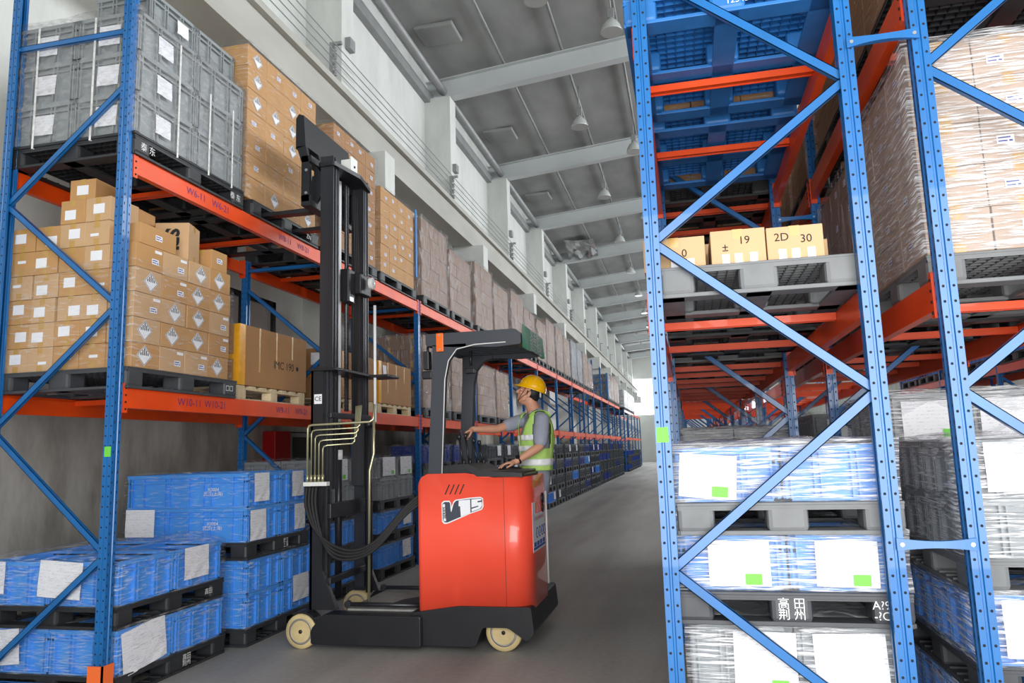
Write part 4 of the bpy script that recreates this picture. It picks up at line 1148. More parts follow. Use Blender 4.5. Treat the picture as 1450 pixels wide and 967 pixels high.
# black console top
def console():
    m = MB()
    m.prism(rounded([(-2.2,1.385),(-2.2,1.44),(-2.12,1.475),(-1.82,1.49),(-1.70,1.43),(-1.355,1.40),(-1.345,1.37),(-1.70,1.36)],.02,3),'Y',YN+.03,YF-.42)
    m.prism([(-1.84,1.46),(-1.72,1.385),(-1.34,1.375),(-1.34,1.405),(-1.70,1.43),(-1.80,1.49)],'Y',YN-.006,YN+.05)
    m.box(-1.75,-1.36,6.10,6.66,1.40,1.425,bev=.01)
    return m
cs = tp(console(),'console','tblack')
m = MB(); m.lathe([(.001,0),(.10,.0),(.105,.012),(.09,.02),(.02,.03),(.02,.055),(.001,.058)],(-1.56,6.50,1.42),'Z',20); tp(m,'steering_wheel','rubber',cs)
# levers
for i,(x,y,zt_) in enumerate(((-2.005,6.44,1.735),(-1.965,6.50,1.745),(-1.90,6.54,1.70),(-1.86,6.58,1.68))):
    m = MB(); m.tube([(x+.035,y,1.46),(x,y,zt_-.03)],.009,8,1); m.lathe([(.001,-.03),(.016,-.028),(.019,0),(.014,.018),(.001,.02)],(x,y,zt_-.01),'Z',12,1)
    m.lathe([(.02,0),(.014,.05),(.01,.07)],(x+.04,y,1.455),'Z',10,1)
    tp(m,'control_lever',['chrome','tblack'],cs)
# chassis
m = MB()
leg = rounded([(-3.17,.045),(-3.17,.16),(-3.06,.285),(-2.2,.285),(-2.2,.045)],.02,3)
m.prism(leg,'Y',5.92,6.10,bev=.008)
lg = tp(m,'near_leg','tblack'); m = MB(); m.prism(leg,'Y',6.98,7.14,bev=.008); tp(m,'far_leg','tblack')
m = MB()
m.prism(rounded([(-2.32,.05),(-2.32,.30),(-1.9,.36),(-1.30,.36),(-1.28,.16),(-1.34,.10),(-1.49,.20),(-1.70,.20),(-1.76,.05)],.025,3),'Y',5.98,7.10)
m.box(-2.3,-1.38,6.66,7.08,.3,.43,bev=.02)
ch_ = tp(m,'chassis','tblack')
m = MB(); m.box(-2.28,-1.74,6.70,7.08,.36,1.30,bev=.03); tp(m,'rear_bulkhead','tblack')
m = MB(); m.tube([(-1.292,6.715,.42),(-1.292,6.715,1.22)],.010,8); tp(m,'guard_tube','white_plastic')
# floor plate between the legs
m = MB(); m.box(-2.92,-2.25,6.10,6.98,.285,.30); pl = tp(m,'floor_plate','plate')
m = MB(); m.prism(rounded([(-2.60,6.2),(-2.25,6.2),(-2.25,6.62),(-2.42,6.62),(-2.55,6.45)],.03),'Z',.301,.315); tp(m,'battery_tray','tblack',pl)
for y in (6.13,6.90):
    m = MB(); m.tube([(-2.95,y,.33),(-2.25,y,.33)],.018,8); m.lathe([(.03,-.02),(.03,.02)],(-2.93,y,.33),'Y',10); tp(m,'slide_rail','rail')
# wheels
def wheel(x,y,r,w_,name):
    m = MB()
    m.lathe([(r*.72,-w_/2),(r*.95,-w_/2),(r,-w_/2+.012),(r,w_/2-.012),(r*.95,w_/2),(r*.72,w_/2)],(x,y,r),'Y',40); wh = tp(m,name,'tyre')
    m = MB(); m.lathe([(.001,-w_/2+.004),(r*.16,-w_/2+.002),(r*.2,-w_/2+.02),(r*.55,-w_/2+.018),(r*.62,-w_/2),(r*.74,-w_/2-.002),(r*.74,w_/2),(.001,w_/2)],(x,y,r),'Y',40)
    for k in range(6): m.lathe([(.007,-.006),(.007,.006)],(x+r*.4*math.cos(k*PI/3),y-w_/2+.014,r+r*.4*math.sin(k*PI/3)),'Y',8)
    tp(m,'wheel_hub','hub',wh); 
    m = MB(); m.lathe([(.001,-.012),(.016,-.01),(.016,.01)],(x,y-w_/2+.004,r),'Y',10); tp(m,'axle_cap','tblack',wh)
wheel(-3.265,5.985,.142,.11,'load_wheel'); wheel(-3.265,7.06,.142,.11,'load_wheel'); wheel(-1.545,6.10,.148,.10,'drive_wheel')
m = MB()   # fork-side fender around the load wheel
arc = [(-3.265+.165*math.cos(a),.142+.165*math.sin(a)) for a in [PI*(-.02+.085*k) for k in range(9)]]
m.prism(arc+[(-3.06,.27),(-3.06,.05),(-3.10,.05)] if 0 else [(-3.10,.05)]+arc+[(-3.265+.148*math.cos(a),.142+.148*math.sin(a)) for a in [PI*(-.02+.085*k) for k in range(8,-1,-1)]],'Y',5.93,6.05)
tp(m,'fender','tblack')
# mast: lower outer frame on the legs
def rail_prof(x0,x1,y0,y1,t=.012):
    """I section standing rail, web across"""
    return [(x0,y0),(x1,y0),(x1,y0+t),((x0+x1)/2+t/2,y0+t),((x0+x1)/2+t/2,y1-t),(x1,y1-t),(x1,y1),(x0,y1),(x0,y1-t),((x0+x1)/2-t/2,y1-t),((x0+x1)/2-t/2,y0+t),(x0,y0+t)]
def rail(x0,x1,y0,y1,z0,z1,name='mast_rail',mt='rail'):
    m = MB(); m.prism([(x0,y0),(x1,y0),(x1,y0+.014),(x0+.03,y0+.014),(x0+.03,y1-.014),(x1,y1-.014),(x1,y1),(x0,y1)],'Z',z0,z1); return tp(m,name,mt)
m = MB(); m.prism([(-3.235,.30),(-3.235,2.36),(-3.12,2.36),(-3.12,.62),(-2.98,.30)],'Y',6.02,6.07); m.prism([(-3.235,.30),(-3.235,2.36),(-3.215,2.36),(-3.215,.30)],'Y',6.02,6.14); mo = tp(m,'mast_outer_frame','tblack')
m = MB(); m.prism([(-3.235,.30),(-3.235,2.36),(-3.12,2.36),(-3.12,.62),(-2.98,.30)],'Y',6.90,6.95); tp(m,'mast_outer_frame','tblack')
for (z0,z1) in ((.50,.56),(1.05,1.18),(1.92,1.97)):
    m = MB(); m.box(-3.10,-3.06,6.06,6.92,z0,z1,bev=.006); tp(m,'mast_crossmember','tblack')
m = MB(); m.box(-3.25,-2.98,5.99,6.99,2.335,2.36,bev=.004); m.box(-3.02,-2.80,6.72,7.02,2.330,2.355,bev=.004); tp(m,'mast_collar_plate','tblack')
rail(-3.20,-3.10,6.075,6.135,.34,2.34); rail(-3.20,-3.10,6.835,6.895,.34,2.34)
# raised inner rails
for (y0,y1,zt_) in ((6.10,6.16,4.36),(6.165,6.215,4.30),(6.76,6.81,4.30),(6.815,6.875,4.36)):
    rail(-3.20,-3.07,y0,y1,1.3,zt_)
m = MB(); m.prism(rounded([(-3.22,6.08),(-3.05,6.08),(-2.98,6.5),(-3.05,6.90),(-3.22,6.90)],.03),'Z',4.26,4.30); m.box(-3.21,-3.19,6.12,6.86,4.20,4.26); tp(m,'mast_head','tblack')
m = MB(); m.box(-3.03,-3.015,6.36,6.50,4.30,4.45,bev=.003); m.box(-3.12,-3.03,6.36,6.375,4.30,4.42); m.lathe([(.012,0),(.012,.006)],(-3.014,6.43,4.36),'X',10,1); tp(m,'white_bracket',['white_plastic','hole'])
# cylinders
m = MB(); m.tube([(-3.18,6.45,1.9),(-3.18,6.45,4.24)],.019,12); tp(m,'lift_rod','chrome')
m = MB(); m.tube([(-2.96,6.78,1.9),(-2.96,6.78,3.05)],.015,12); tp(m,'lift_rod','chrome')
for x,y,z1 in ((-3.18,6.45,1.88),(-3.0,6.72,1.9)):
    m = MB(); m.tube([(x,y,.32),(x,y,z1)],.032,14); m.lathe([(.038,z1-.05),(.038,z1)],(x,y,0),'Z',14); tp(m,'lift_cylinder','tblack')
m = MB(); m.lathe([(.037,1.55),(.037,1.64)],(-3.18,6.45,0),'Z',14); tp(m,'cylinder_collar','chrome')
# chains and hoses inside the mast
for y in (6.53,6.575):
    m = MB(); z = 2.0
    while z < 4.2:
        m.box(-3.16,-3.145,y-.012,y+.012,z,z+.028); m.box(-3.158,-3.147,y-.009,y+.009,z+.028,z+.036); z += .036
    tp(m,'lift_chain','rail')
for i,(x,y) in enumerate(((-3.12,6.63),(-3.12,6.67),(-3.12,6.71))):
    m = MB(); m.tube([(x,y,1.9),(x,y,3.1),(x+.02,y,3.3),(x,y,4.15)],.009,8); tp(m,'mast_hose','rubber')
m = MB(); m.lathe([(.01,-.02),(.055,-.018),(.062,-.008),(.05,0),(.062,.008),(.055,.018),(.01,.02)],(-2.93,6.64,3.24),'X',24); pw = tp(m,'hose_pulley','white_plastic')
m = MB(); m.box(-3.05,-2.98,6.50,6.74,3.12,3.32,bev=.01); m.box(-3.13,-3.04,6.36,6.50,3.02,3.34,bev=.01); tp(m,'pulley_bracket','tblack')
m = MB(); m.lathe([(.012,0),(.012,.01)],(-2.91,6.64,3.24),'X',10); tp(m,'pulley_bolt','bolt',pw)
m = MB(); m.box(-3.04,-3.036,6.38,6.46,3.03,3.07); tp(m,'cylinder_clamp','bolt')
# CE mark
m = MB(); m.box(-3.205,-3.13,6.0185,6.0195,2.045,2.13); ce = tp(m,'approval_sticker','sticker_white')
ttext('CE',.055,(-3.168,6.0178,2.088),'-Y','ink',ce,bold=.0005)
# sheet-metal pipes down the near side and the manifold
m = MB(); m.box(-3.27,-3.05,5.955,6.02,1.335,1.37,bev=.003); mf = tp(m,'hose_manifold','white_plastic')
for i in range(5):
    x = -3.245+.036*i; zz = 1.86-.045*i
    m = MB(); m.tube([(x,5.985,1.37),(x,5.985,zz-.03),(x+.012,5.985,zz-.008),(x+.04,5.99,zz),(-2.78-.03*i if i else -2.68,6.02+.03*i,zz+.01),(-2.76-.03*i if i else -2.65,6.03+.03*i,zz+.03),(-2.755-.03*i if i else -2.645,6.05+.03*i,2.02)],.0075 if i else .011,8)
    m.tube([(x,5.985,1.37),(x,5.985,1.43)],.013,8)
    tp(m,'hydraulic_pipe','brass')
m = MB(); m.tube([(-2.72,6.2,1.95),(-2.72,6.2,1.60),(-2.76,6.2,1.45),(-2.77,6.2,.33)],.013,8); tp(m,'hydraulic_pipe','brass')
# looping braided hoses
for i in range(4):
    o_ = .012*i
    o_ = .020*i; P0 = [(-3.25+.03*i,5.985,1.33),(-3.25+.03*i,5.975,1.16),(-3.15+o_,5.96,.96-o_),(-2.98,5.95,.84-o_*1.5),(-2.80,5.95,.80-o_*1.2),(-2.62,5.96,.86-o_),(-2.47,5.98,1.01-o_),(-2.36,6.02,1.14-o_),(-2.25,6.08,1.24-o_*1.2)]
    pts = []
    for a in range(len(P0)-1):
        p0 = Vector(P0[max(a-1,0)]); p1 = Vector(P0[a]); p2 = Vector(P0[a+1]); p3 = Vector(P0[min(a+2,len(P0)-1)])
        for k in range(5):
            t = k/5; pts.append(.5*((2*p1)+(p2-p0)*t+(2*p0-5*p1+4*p2-p3)*t*t+(-p0+3*p1-3*p2+p3)*t**3))
    pts.append(Vector(P0[-1]))
    m = MB(); rr = [.0135+.0012*(q%2) for q in range(len(pts))]; m.tube(pts,rr,8); tp(m,'braided_hose','rubber')
# carriage with load guard and forks
m = MB()
m.prism([(-3.42,4.44),(-3.42,4.74),(-3.39,4.78),(-3.34,4.76),(-3.32,4.46)],'Y',6.03,6.98)
tp(m,'load_guard','tblack')
for y0 in (6.03,6.28,6.72,6.93):
    m = MB(); m.prism([(-3.41,4.46),(-3.32,4.46),(-3.28,4.28),(-3.28,3.92),(-3.36,3.92),(-3.36,4.30)],'Y',y0,y0+.045); cu = tp(m,'carriage_upright','tblack')
    m = MB()
    for z in (4.22,4.0): m.lathe([(.014,-.006),(.014,.002)],(-3.31,y0,z),'Y',8)
    tp(m,'bolt','bolt',cu)
m = MB(); m.box(-3.36,-3.26,6.03,6.98,4.30,4.36); m.box(-3.36,-3.26,6.03,6.98,3.88,3.98); m.prism([(-3.28,3.9),(-3.28,4.3),(-3.20,4.2),(-3.20,4.0)],'Y',6.12,6.16); m.prism([(-3.28,3.9),(-3.28,4.3),(-3.20,4.2),(-3.20,4.0)],'Y',6.84,6.88); tp(m,'fork_carriage','tblack')
for y in (6.28,6.84):
    m = MB(); m.prism([(-3.33,4.24),(-3.36,4.24),(-3.385,3.96),(-3.42,3.925),(-4.48,3.925),(-4.50,3.91),(-4.48,3.90),(-3.40,3.885),(-3.33,3.90)],'Y',y-.05,y+.05,bev=.004)
    tp(m,'fork','rail')
# overhead guard
GX0, GX1, GY0, GY1 = -2.16, -1.32, 6.02, 6.98
m = MB()
outer = rounded([(GX0,2.50),(GX0,2.60),(GX1-.05,2.60),(GX1,2.56),(GX1,2.47),(GX1-.22,2.455),(-1.75,2.47),(-1.92,2.475)],.018,3)
m.prism(outer,'Y',GY0,GY0+.06); m.prism(outer,'Y',GY1-.06,GY1)
m.box(GX0+.004,GX0+.07,GY0+.01,GY1-.01,2.495,2.595); m.box(GX1-.07,GX1-.004,GY0+.01,GY1-.01,2.475,2.555)
gd = tp(m,'overhead_guard','tgrey')
for i in range(7):
    y = GY0+.13+.115*i; m = MB(); m.box(GX0+.06,GX1-.05,y-.012,y+.03,2.50,2.535,bev=.004); tp(m,'guard_slat','tgrey',gd)
m = MB(); m.box(GX0+.3,GX1-.1,GY0+.06,GY1-.06,2.54,2.55); tp(m,'guard_roof','tblack',gd)
def post(y0,y1):
    m = MB(); L = [(-2.155,1.36),(-2.105,2.3),(-2.10,2.5)]; Rr = [(-2.04,1.36),(-1.995,2.22),(-1.965,2.36),(-1.90,2.44),(-1.80,2.475)]
    poly = L+[(-1.80,2.50)]+Rr[::-1]
    m.prism(poly,'Y',y0,y1); return tp(m,'guard_post','tgrey')
post(6.02,6.10); post(6.90,6.98)
m = MB(); m.tube([(-2.03,6.015,1.40),(-1.99,6.013,2.20),(-1.955,6.013,2.36),(-1.88,6.013,2.455),(-1.72,6.013,2.485),(-1.45,6.013,2.49)],.005,6); tp(m,'cable','white_plastic')
m = MB(); m.box(-2.06,-1.995,6.0,6.02,2.44,2.60,bev=.006); m.lathe([(.008,0),(.008,.004)],(-2.027,5.998,2.46),'Y',8,1); m.lathe([(.008,0),(.008,.004)],(-2.027,5.998,2.58),'Y',8,1); tp(m,'side_reflector',['amber','bolt'])
m = MB(); m.box(-2.20,-2.15,6.06,6.15,2.30,2.46,bev=.006); m.box(-2.22,-2.13,6.08,6.13,2.22,2.29,bev=.01); m.tube([(-2.17,6.1,2.5),(-2.17,6.1,2.44)],.012,6); tp(m,'work_light','tblack')
m = MB(); m.tube([(-1.90,6.5,2.5),(-1.90,6.5,2.36)],.014,8); m.box(-1.95,-1.86,6.47,6.53,2.29,2.34,bev=.008); tp(m,'mirror_bracket','tblack')
m = MB()   # drooping green notice over the guard end
g = []
for i in range(9):
    for j in range(6):
        y = 6.03+.92*i/8; z = 2.64-.20*j/5-.012*math.sin(i*1.2)*(j/5); x = GX1+.008+.018*abs(math.sin(i*.9))*(j/5)
        g.append(m.bm.verts.new((x,y,z)))
for i in range(8):
    for j in range(5): m.bm.faces.new([g[i*6+j],g[(i+1)*6+j],g[(i+1)*6+j+1],g[i*6+j+1]])
gs = tp(m,'green_notice','green_sign')
ttext('安全第一\n规范作业',.13,(GX1+.034,6.50,2.54),'+X','white_ink',gs)
M['strap_brown'] = mat('strap_brown',(70,48,42),.6)

# ------------------------------------------------------------------ OPERATOR
def ico(bm, c, r, M3=None, sub=3):
    res = bmesh.ops.create_icosphere(bm, subdivisions=sub, radius=1)
    for v in res['verts']:
        p = Vector((v.co.x*(r[0] if isinstance(r,(tuple,list)) else r), v.co.y*(r[1] if isinstance(r,(tuple,list)) else r), v.co.z*(r[2] if isinstance(r,(tuple,list)) else r)))
        v.co = (M3 @ p if M3 else p)+Vector(c)
def limb(bm, pts, seg=16):
    """tapered chain of (point, radius): spheres joined by cones"""
    for i, (p, r) in enumerate(pts):
        ico(bm, p, r, sub=2)
        if i:
            q, rq = pts[i-1]; d = Vector(p)-Vector(q); L = d.length
            if L < 1e-5: continue
            rot = d.to_track_quat('Z','Y').to_matrix().to_4x4()
            bmesh.ops.create_cone(bm, cap_ends=True, segments=seg, radius1=rq, radius2=r, depth=L, matrix=Matrix.Translation((Vector(p)+Vector(q))/2) @ rot)
def fuse(bm, name, mt, vox, smooth=4, fac=.5, post=None):
    me = bpy.data.meshes.new(name); bm.to_mesh(me); bm.free()
    o = bpy.data.objects.new(name, me); C.objects.link(o)
    md = o.modifiers.new('r','REMESH'); md.mode = 'VOXEL'; md.voxel_size = vox; md.use_smooth_shade = True
    if smooth: ms = o.modifiers.new('s','SMOOTH'); ms.iterations = smooth; ms.factor = fac
    dg = bpy.context.evaluated_depsgraph_get(); dg.update()
    me2 = bpy.data.meshes.new_from_object(o.evaluated_get(dg)); bpy.data.objects.remove(o)
    me2.materials.clear(); me2.materials.append(M[mt])
    for p in me2.polygons: p.use_smooth = True
    if post: post(me2)
    return me2
# body frame: F the way the chest faces, S towards the near (his left) shoulder, U up
Fv = Vector((-.83,-.56,0)).normalized(); Sv = Vector((-Fv.y,Fv.x,0)); 
if Sv.y > 0: Sv = -Sv
O = Vector((-1.40,6.86,0))
def B(f,s,z): return O+Fv*f+Sv*s+Vector((0,0,z))
MT = Matrix((Fv,Sv,Vector((0,0,1)))).transposed()
FZ = .50
sh_n, sh_f = B(.0,.185,1.855), B(.02,-.185,1.875)
el_n, wr_n = Vector((-1.305,6.60,1.615)), Vector((-1.505,6.475,1.487))
el_f, wr_f = Vector((-1.745,6.80,1.790)), Vector((-1.925,6.60,1.790))
neck, headc = B(-.005,0,1.93), Vector((-1.435,6.815,2.112))
# head frame: looks along the mast, slightly up
Hf = Vector((-.93,-.14,.36)).normalized(); Hs = Vector((.10,-.99,0)).normalized(); Hs = (Hs-Hf*Hs.dot(Hf)).normalized(); Hu = Hs.cross(Hf)
if Hu.z < 0: Hu = -Hu
HM = Matrix((Hf,Hs,Hu)).transposed()
def Hd(f,s,u): return headc+Hf*f+Hs*s+Hu*u
def hand(bm, w, fd, nd, fingers, thumb, L=.085):
    """w wrist, fd finger direction, nd back-of-hand normal, fingers: list of bend angles; palm plus five fingers"""
    fd = fd.normalized(); nd = (nd-fd*nd.dot(fd)).normalized(); sd = fd.cross(nd)
    pc = w+fd*.045
    M3 = Matrix((fd,sd,nd)).transposed(); ico(bm, pc, (.05,.039,.0145), M3, 2)
    limb(bm,[(w-fd*.01,.025),(w+fd*.02,.024)])
    lens = [.068,.078,.073,.058]
    for i in range(4):
        s_ = (i-1.5)*.0205; base = w+fd*(.082-.004*abs(i-1.3))+sd*s_
        b1, b2, b3 = fingers[i]; pts = [(w+fd*.04+sd*s_*.8,.010),(base,.0098)]; p = base; ang = 0
        for k,(bb,fr,r) in enumerate(((b1,.45,.0090),(b2,.30,.0083),(b3,.25,.0076))):
            ang += bb; d = fd*math.cos(ang)-nd*math.sin(ang); p = p+d*lens[i]*fr*1.05; pts.append((p,r))
        limb(bm,pts,10)
    ts = thumb[0]; b0 = w+fd*.022+sd*ts*.026-nd*.004; b1 = b0+(fd*.6+sd*ts*.75-nd*thumb[1]).normalized()*.038; b2 = b1+(fd*.9+sd*ts*.25-nd*thumb[1]).normalized()*.03; b3 = b2+(fd*1-nd*thumb[1]*1.1).normalized()*.022
    limb(bm,[(b0,.013),(b1,.0115),(b2,.010),(b3,.0085)],10)
bm = bmesh.new()
# trunk and legs (mostly under the clothes)
ico(bm, B(0,0,1.66),(.105,.155,.24),MT); ico(bm, B(.0,0,1.36),(.11,.15,.14),MT)
limb(bm,[(B(0,.165,1.87),.05),(B(0,-.165,1.88),.05)])
limb(bm,[(B(-.01,0,1.84),.075),(neck,.064),(Hd(-.030,0,-.06),.060)])
limb(bm,[(sh_n,.052),(el_n,.038),(el_n.lerp(wr_n,.25),.040),(wr_n,.026)])
limb(bm,[(sh_f,.052),(el_f,.038),(el_f.lerp(wr_f,.25),.039),(wr_f,.026)])
for s_ in (.09,-.09): limb(bm,[(B(0,s_,1.34),.085),(B(.07,s_,.96),.06),(B(.10,s_,.60),.042)])
# head
ico(bm, Hd(-.012,0,.03),(.098,.076,.098),HM); ico(bm, Hd(.024,0,-.038),(.072,.062,.084),HM)
ico(bm, Hd(.052,0,-.088),(.034,.034,.026),HM,2)     # chin
limb(bm,[(Hd(.02,.048,-.065),.022),(Hd(.055,.022,-.088),.020)]); limb(bm,[(Hd(.02,-.048,-.065),.022),(Hd(.055,-.022,-.088),.020)])  # jaw
limb(bm,[(Hd(.084,0,.012),.011),(Hd(.108,0,-.022),.0135)],10); ico(bm,Hd(.096,0,-.026),(.012,.019,.010),HM,2)   # nose
ico(bm, Hd(.078,0,.030),(.016,.056,.012),HM,2)       # brow
ico(bm, Hd(.082,0,-.052),(.013,.026,.007),HM,2); ico(bm, Hd(.080,0,-.064),(.013,.023,.007),HM,2)   # lips
for s_ in (1,-1):
    ico(bm, Hd(.062,.042*s_,-.018),(.024,.022,.018),HM,2)   # cheek
    ico(bm, Hd(-.010,.078*s_,-.012),(.018,.008,.032),HM,2); ico(bm, Hd(-.004,.076*s_,-.034),(.010,.008,.014),HM,2)  # ear
hand(bm, wr_n, Vector((-.86,-.38,-.10)), Vector((0,0,1)), [(.25,.35,.2),(.22,.3,.2),(.22,.3,.2),(.25,.35,.25)], (-1,.35))
hand(bm, wr_f, Vector((-.62,-.45,-.36)), Vector((-.45,.0,.9)), [(.6,1.1,.7),(.6,1.1,.7),(.65,1.1,.7),(.7,1.1,.7)], (-1,.6))
body = fuse(bm,'person','skin',.0052,3,.5)
P = link('person', body); tag(P, 'man in yellow hard hat and lime vest standing at the truck controls, looking up', 'person')
# eyes, brows, lips
def patch(name, mt, pts):
    m = MB()
    for c, r in pts: ico(m.bm, c, r, HM, 2)
    return m.obj(name, mt, P)
M['lip'] = mat('lips',(176,104,92),.5); 
for s_ in (1,-1):
    patch('eye','sticker_white',[(Hd(.0745,.031*s_,.008),(.009,.013,.0065))]); patch('iris','hair',[(Hd(.0795,.031*s_,.009),(.0055,.0058,.0058))])
    patch('eyebrow','hair',[(Hd(.086,.031*s_,.032),(.006,.019,.0035))])
patch('lips','lip',[(Hd(.0875,0,-.0525),(.009,.021,.005)),(Hd(.0855,0,-.063),(.009,.019,.005))])
# hair at the back and sides
bm = bmesh.new(); ico(bm, Hd(-.035,0,.025),(.082,.0795,.088),HM); ico(bm, Hd(-.062,0,-.018),(.046,.060,.046),HM); limb(bm,[(Hd(.012,.076,.015),.007),(Hd(.012,.077,-.012),.005)],8)
link('hair', fuse(bm,'hair','hair',.006,3), P)
# hard hat
m = MB(); seg = 40
tilt = Matrix.Rotation(-.02,3,'Y')
rings = []
for k in range(13):
    a = PI/2*k/12; ring = []
    for j in range(seg):
        th = 2*PI*j/seg; rx, ry, rz = .130, .110, .125
        rdg = 1+.025*math.exp(-((math.sin(th))/.16)**2)*math.sin(a)
        f = rx*math.cos(a)*math.cos(th)-.015; s_ = ry*math.cos(a)*math.sin(th); u = rz*math.sin(a)*rdg+.052
        ring.append(m.bm.verts.new(Hd(f-.002,s_,u+.0)))
    rings.append(ring)
for k in range(12):
    for j in range(seg):
        f = m.bm.faces.new([rings[k][j],rings[k][(j+1)%seg],rings[k+1][(j+1)%seg],rings[k+1][j]]); f.smooth = True
# brim: wider to the front
br = []
for j in range(seg):
    th = 2*PI*j/seg; e = .010+.038*max(0,math.cos(th))**2.2
    br.append(m.bm.verts.new(Hd((.130+e)*math.cos(th)-.017,(.110+.011)*math.sin(th),.052-.010-.012*max(0,math.cos(th)))))
for j in range(seg): f = m.bm.faces.new([rings[0][j],br[j],br[(j+1)%seg],rings[0][(j+1)%seg]]); f.smooth = True
hh = m.obj('hard_hat','helmet',P); md = hh.modifiers.new('s','SOLIDIFY'); md.thickness = .004
m = MB()
for (f,s_,u) in ((.055,.094,.085),(-.05,.108,.078),(-.12,.055,.078),(.095,.055,.085)): ico(m.bm,Hd(f,s_,u),.0045,None,1)
m.obj('rivet','sticker_white',hh)
m = MB(); m.tube([Hd(.035,.080,.06),Hd(.045,.078,.0),Hd(.060,.062,-.05),Hd(.070,.03,-.100),Hd(.068,0,-.114)],.0028,6); m.tube([Hd(-.03,.084,.055),Hd(.005,.086,-.005),Hd(.045,.070,-.055),Hd(.068,.03,-.102)],.0026,6)
m.obj('chin_strap','strap_brown',P)
m = MB(); m.tube([Hd(-.10,.05,.05),Hd(-.115,.03,.0),Hd(-.115,-.03,.0),Hd(-.10,-.05,.05)],.008,8); m.obj('hat_cradle','white_plastic',hh)
# shirt with short sleeves and collar
bm = bmesh.new()
ico(bm, B(0,0,1.66),(.130,.182,.26),MT); ico(bm, B(.0,0,1.48),(.128,.168,.12),MT)
limb(bm,[(B(-.01,.14,1.865),.068),(B(-.01,0,1.885),.070),(B(-.01,-.14,1.88),.068)])
limb(bm,[(sh_n,.070),(sh_n.lerp(el_n,.5),.072),(sh_n.lerp(el_n,.80),.066)]); limb(bm,[(sh_f,.066),(sh_f.lerp(el_f,.5),.066),(sh_f.lerp(el_f,.62),.062)])
shirt = link('shirt', fuse(bm,'shirt','shirt',.0075,3), P)
m = MB()
cc = neck+Vector((0,0,.012)); rings = []
for k,(r,dz) in enumerate(((.086,-.045),(.078,-.005),(.068,.028),(.074,.026),(.090,-.012),(.100,-.035))):
    ring = []
    for j in range(26):
        th = -PI+.42+(2*PI-.84)*j/25+0  # opening towards the chest
        d = Fv*(-math.cos(th))*1.0+Sv*math.sin(th)
        ring.append(m.bm.verts.new(cc+d*r*1.0+Vector((0,0,dz-.035*max(0,-math.cos(th)*-1 if 0 else d.dot(Fv))))))
    rings.append(ring)
for k in range(5):
    for j in range(25): f = m.bm.faces.new([rings[k][j],rings[k][j+1],rings[k+1][j+1],rings[k+1][j]]); f.smooth = True
co = m.obj('collar','shirt',shirt); md = co.modifiers.new('s','SOLIDIFY'); md.thickness = .003
# trousers and shoes
bm = bmesh.new()
ico(bm, B(0,0,1.37),(.130,.168,.13),MT)
for s_ in (.09,-.09): limb(bm,[(B(0,s_,1.33),.100),(B(.07,s_,.96),.078),(B(.10,s_,.58),.062)])
link('trousers', fuse(bm,'trousers','trousers',.009,3), P)
for s_ in (.09,-.09):
    bm = bmesh.new(); limb(bm,[(B(.06,s_,FZ+.035),.036),(B(.16,s_,FZ+.035),.038),(B(.24,s_,FZ+.03),.032)]); link('shoe', fuse(bm,'shoe','rubber',.008,2), P)
m = MB(); m.box(-1.85,-1.37,6.72,7.10,.44,.498,bev=.01); tp(m,'operator_step','rubber')
# vest: shell round the chest, open at the arms and V neck
def vest_pt(th, z, off=0):
    """th = 0 at the front; ellipse section following the shirt"""
    t = (z-1.40)/(1.95-1.40)
    prof = [(0,.142,.180),(.25,.140,.178),(.5,.143,.190),(.75,.138,.200),(.88,.118,.185),(1.0,.088,.135)]
    for i in range(len(prof)-1):
        if prof[i][0] <= t <= prof[i+1][0]:
            u = (t-prof[i][0])/(prof[i+1][0]-prof[i][0]); a = prof[i][1]*(1-u)+prof[i+1][1]*u; b = prof[i][2]*(1-u)+prof[i+1][2]*u; break
    back = 1.10 if abs(th) > PI/2 else 1.0
    n = .35*max(0,-math.cos(th))*math.sin(PI*min(1,max(0,(t-.1)/.9)))*.09
    return B((a+off+n)*math.cos(th), (b+off)*math.sin(th), z)
def vest_in(th, z):
    s_ = abs(th)
    if z < 1.50: return True
    arm = math.exp(-((s_-PI/2-.02)/.62)**4)   # armhole strength round the side
    if 1.60 < z and abs(s_-PI/2) < .52+.12*math.sin(PI*min(1,(z-1.6)/.35)): return False
    if z > 1.72 and s_ < .16+(z-1.72)*2.9: return False
    if z > 1.93: return False
    return True
def vest_strip(name, mt, th0, th1, z0, z1, off, test=None, par=None, nth=90, nz=44, smooth=True):
    m = MB(); V = {}
    def vt(i,j):
        if (i,j) not in V: V[(i,j)] = m.bm.verts.new(vest_pt(th0+(th1-th0)*i/nth, z0+(z1-z0)*j/nz, off+.003*math.sin(i*.7)*math.sin(j*.35)))
        return V[(i,j)]
    for i in range(nth):
        for j in range(nz):
            th = th0+(th1-th0)*(i+.5)/nth; z = z0+(z1-z0)*(j+.5)/nz
            if test and not test(th,z): continue
            f = m.bm.faces.new([vt(i,j),vt(i+1,j),vt(i+1,j+1),vt(i,j+1)]); f.smooth = smooth
    o = m.obj(name, mt, par or P); md = o.modifiers.new('s','SOLIDIFY'); md.thickness = .004
    return o
vest = vest_strip('safety_vest','vest',-PI,PI,1.40,1.945,.006,vest_in)
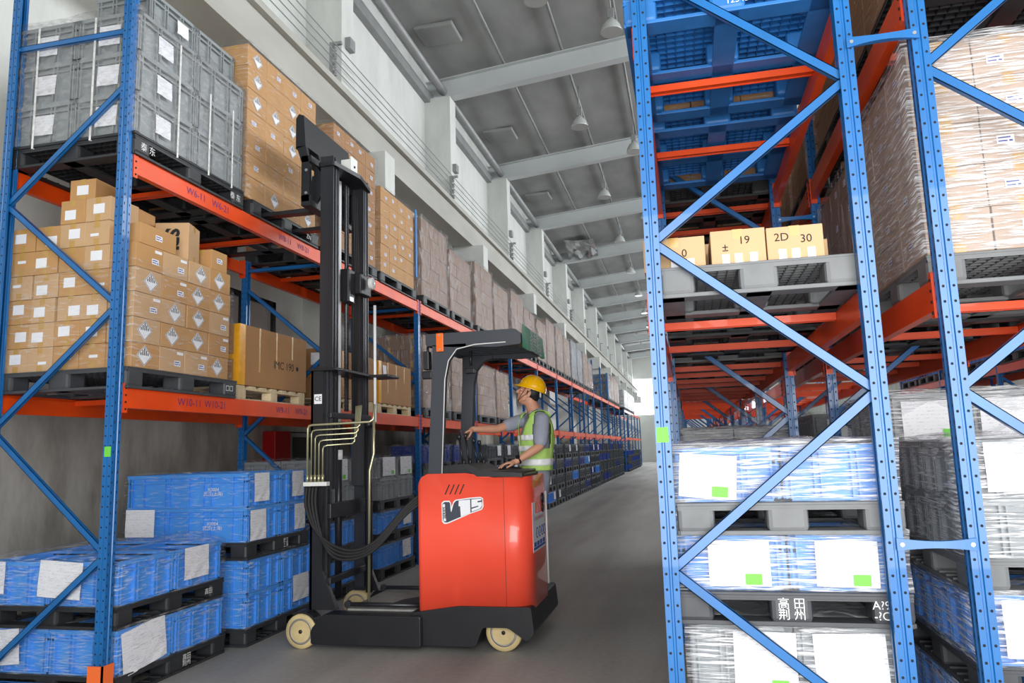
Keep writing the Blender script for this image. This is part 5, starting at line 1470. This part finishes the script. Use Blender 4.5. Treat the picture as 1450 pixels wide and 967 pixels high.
for s_ in (1,-1):   # shoulder straps
    m = MB(); g = []
    for i in range(9):
        a = PI*i/8
        for w_ in (-.042,.042): g.append(m.bm.verts.new(B(.10*math.cos(a)-.0, s_*(.115+w_), 1.885+.062*math.sin(a) if True else 0)))
    for i in range(8): f = m.bm.faces.new([g[2*i],g[2*i+1],g[2*i+3],g[2*i+2]]); f.smooth = True
    o = m.obj('shoulder_strap','vest',vest); md = o.modifiers.new('s','SOLIDIFY'); md.thickness = .004
    m = MB(); g = []
    for i in range(4):
        a = PI*(.14+.12*i)
        for w_ in (-.035,.035): g.append(m.bm.verts.new(B(.106*math.cos(a), s_*(.115+w_), 1.890+.066*math.sin(a))))
    for i in range(3): m.bm.faces.new([g[2*i],g[2*i+1],g[2*i+3],g[2*i+2]])
    m.obj('reflective_patch','reflect',vest)
vest_strip('reflective_belt','reflect',-PI,PI,1.445,1.505,.010,None,vest,nz=4)
vest_strip('reflective_band','reflect',-1.02,1.02,1.575,1.625,.010,None,vest,nth=40,nz=4)
vest_strip('reflective_band','reflect',.16,1.0,1.675,1.725,.011,None,vest,nth=24,nz=4); vest_strip('reflective_band','reflect',-.95,-.16,1.675,1.725,.011,None,vest,nth=24,nz=4)
vest_strip('zip','white_plastic',-.015,.015,1.41,1.72,.010,None,vest,nth=2,nz=8)
# watch on the near wrist
wd_ = (wr_n-el_n).normalized(); wp_ = wr_n-wd_*.035
m = MB(); a_ = wd_.cross(Vector((0,0,1))).normalized(); b_ = wd_.cross(a_)
ringp = [wp_+a_*.033*math.cos(2*PI*k/20)+b_*.031*math.sin(2*PI*k/20) for k in range(21)]
m.tube(ringp,.008,8); 
q = wd_.to_track_quat('Z','Y')
n_ = (Vector((0,-.55,.8))-wd_*Vector((0,-.55,.8)).dot(wd_)).normalized()
mm = n_.to_track_quat('Z','Y').to_matrix().to_4x4()
bmesh.ops.create_cone(m.bm, cap_ends=True, segments=20, radius1=.021, radius2=.019, depth=.011, matrix=Matrix.Translation(wp_+n_*.036) @ mm)
m.obj('wristwatch','wstrap',P)

# ------------------------------------------------------------------ light
wd = bpy.data.worlds.new('world'); bpy.context.scene.world = wd; wd.use_nodes = True
bg = wd.node_tree.nodes['Background']; bg.inputs[0].default_value = (.86,.93,1,1); bg.inputs[1].default_value = .15
def area(name, loc, rot, sx, sy, e, col=(1,1,1)):
    l = bpy.data.lights.new(name,'AREA'); l.shape = 'RECTANGLE'; l.size = sx; l.size_y = sy; l.energy = e; l.color = col
    o = bpy.data.objects.new(name,l); C.objects.link(o); o.location = loc; o.rotation_euler = rot; return o
area('front_fill_light', (1.3,-1.95,2.3), (PI/2,0,0), 6.4, 4.2, 780, (1,1,1))  # added soft light from behind the camera, standing in for a flash
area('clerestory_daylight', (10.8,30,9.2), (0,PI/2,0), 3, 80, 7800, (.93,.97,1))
area('end_window_daylight', (-3.3,75.9,6.4), (-PI/2,0,0), 4, 3.4, 400, (.95,.98,1))
sc = bpy.context.scene
sc.view_settings.view_transform = 'Standard'; sc.view_settings.look = 'None'; sc.view_settings.gamma = 1; sc.view_settings.exposure = 0; sc.view_settings.use_curve_mapping = False
sc.cycles.transparent_max_bounces = 16; sc.cycles.max_bounces = 6; sc.cycles.caustics_reflective = False; sc.cycles.caustics_refractive = False
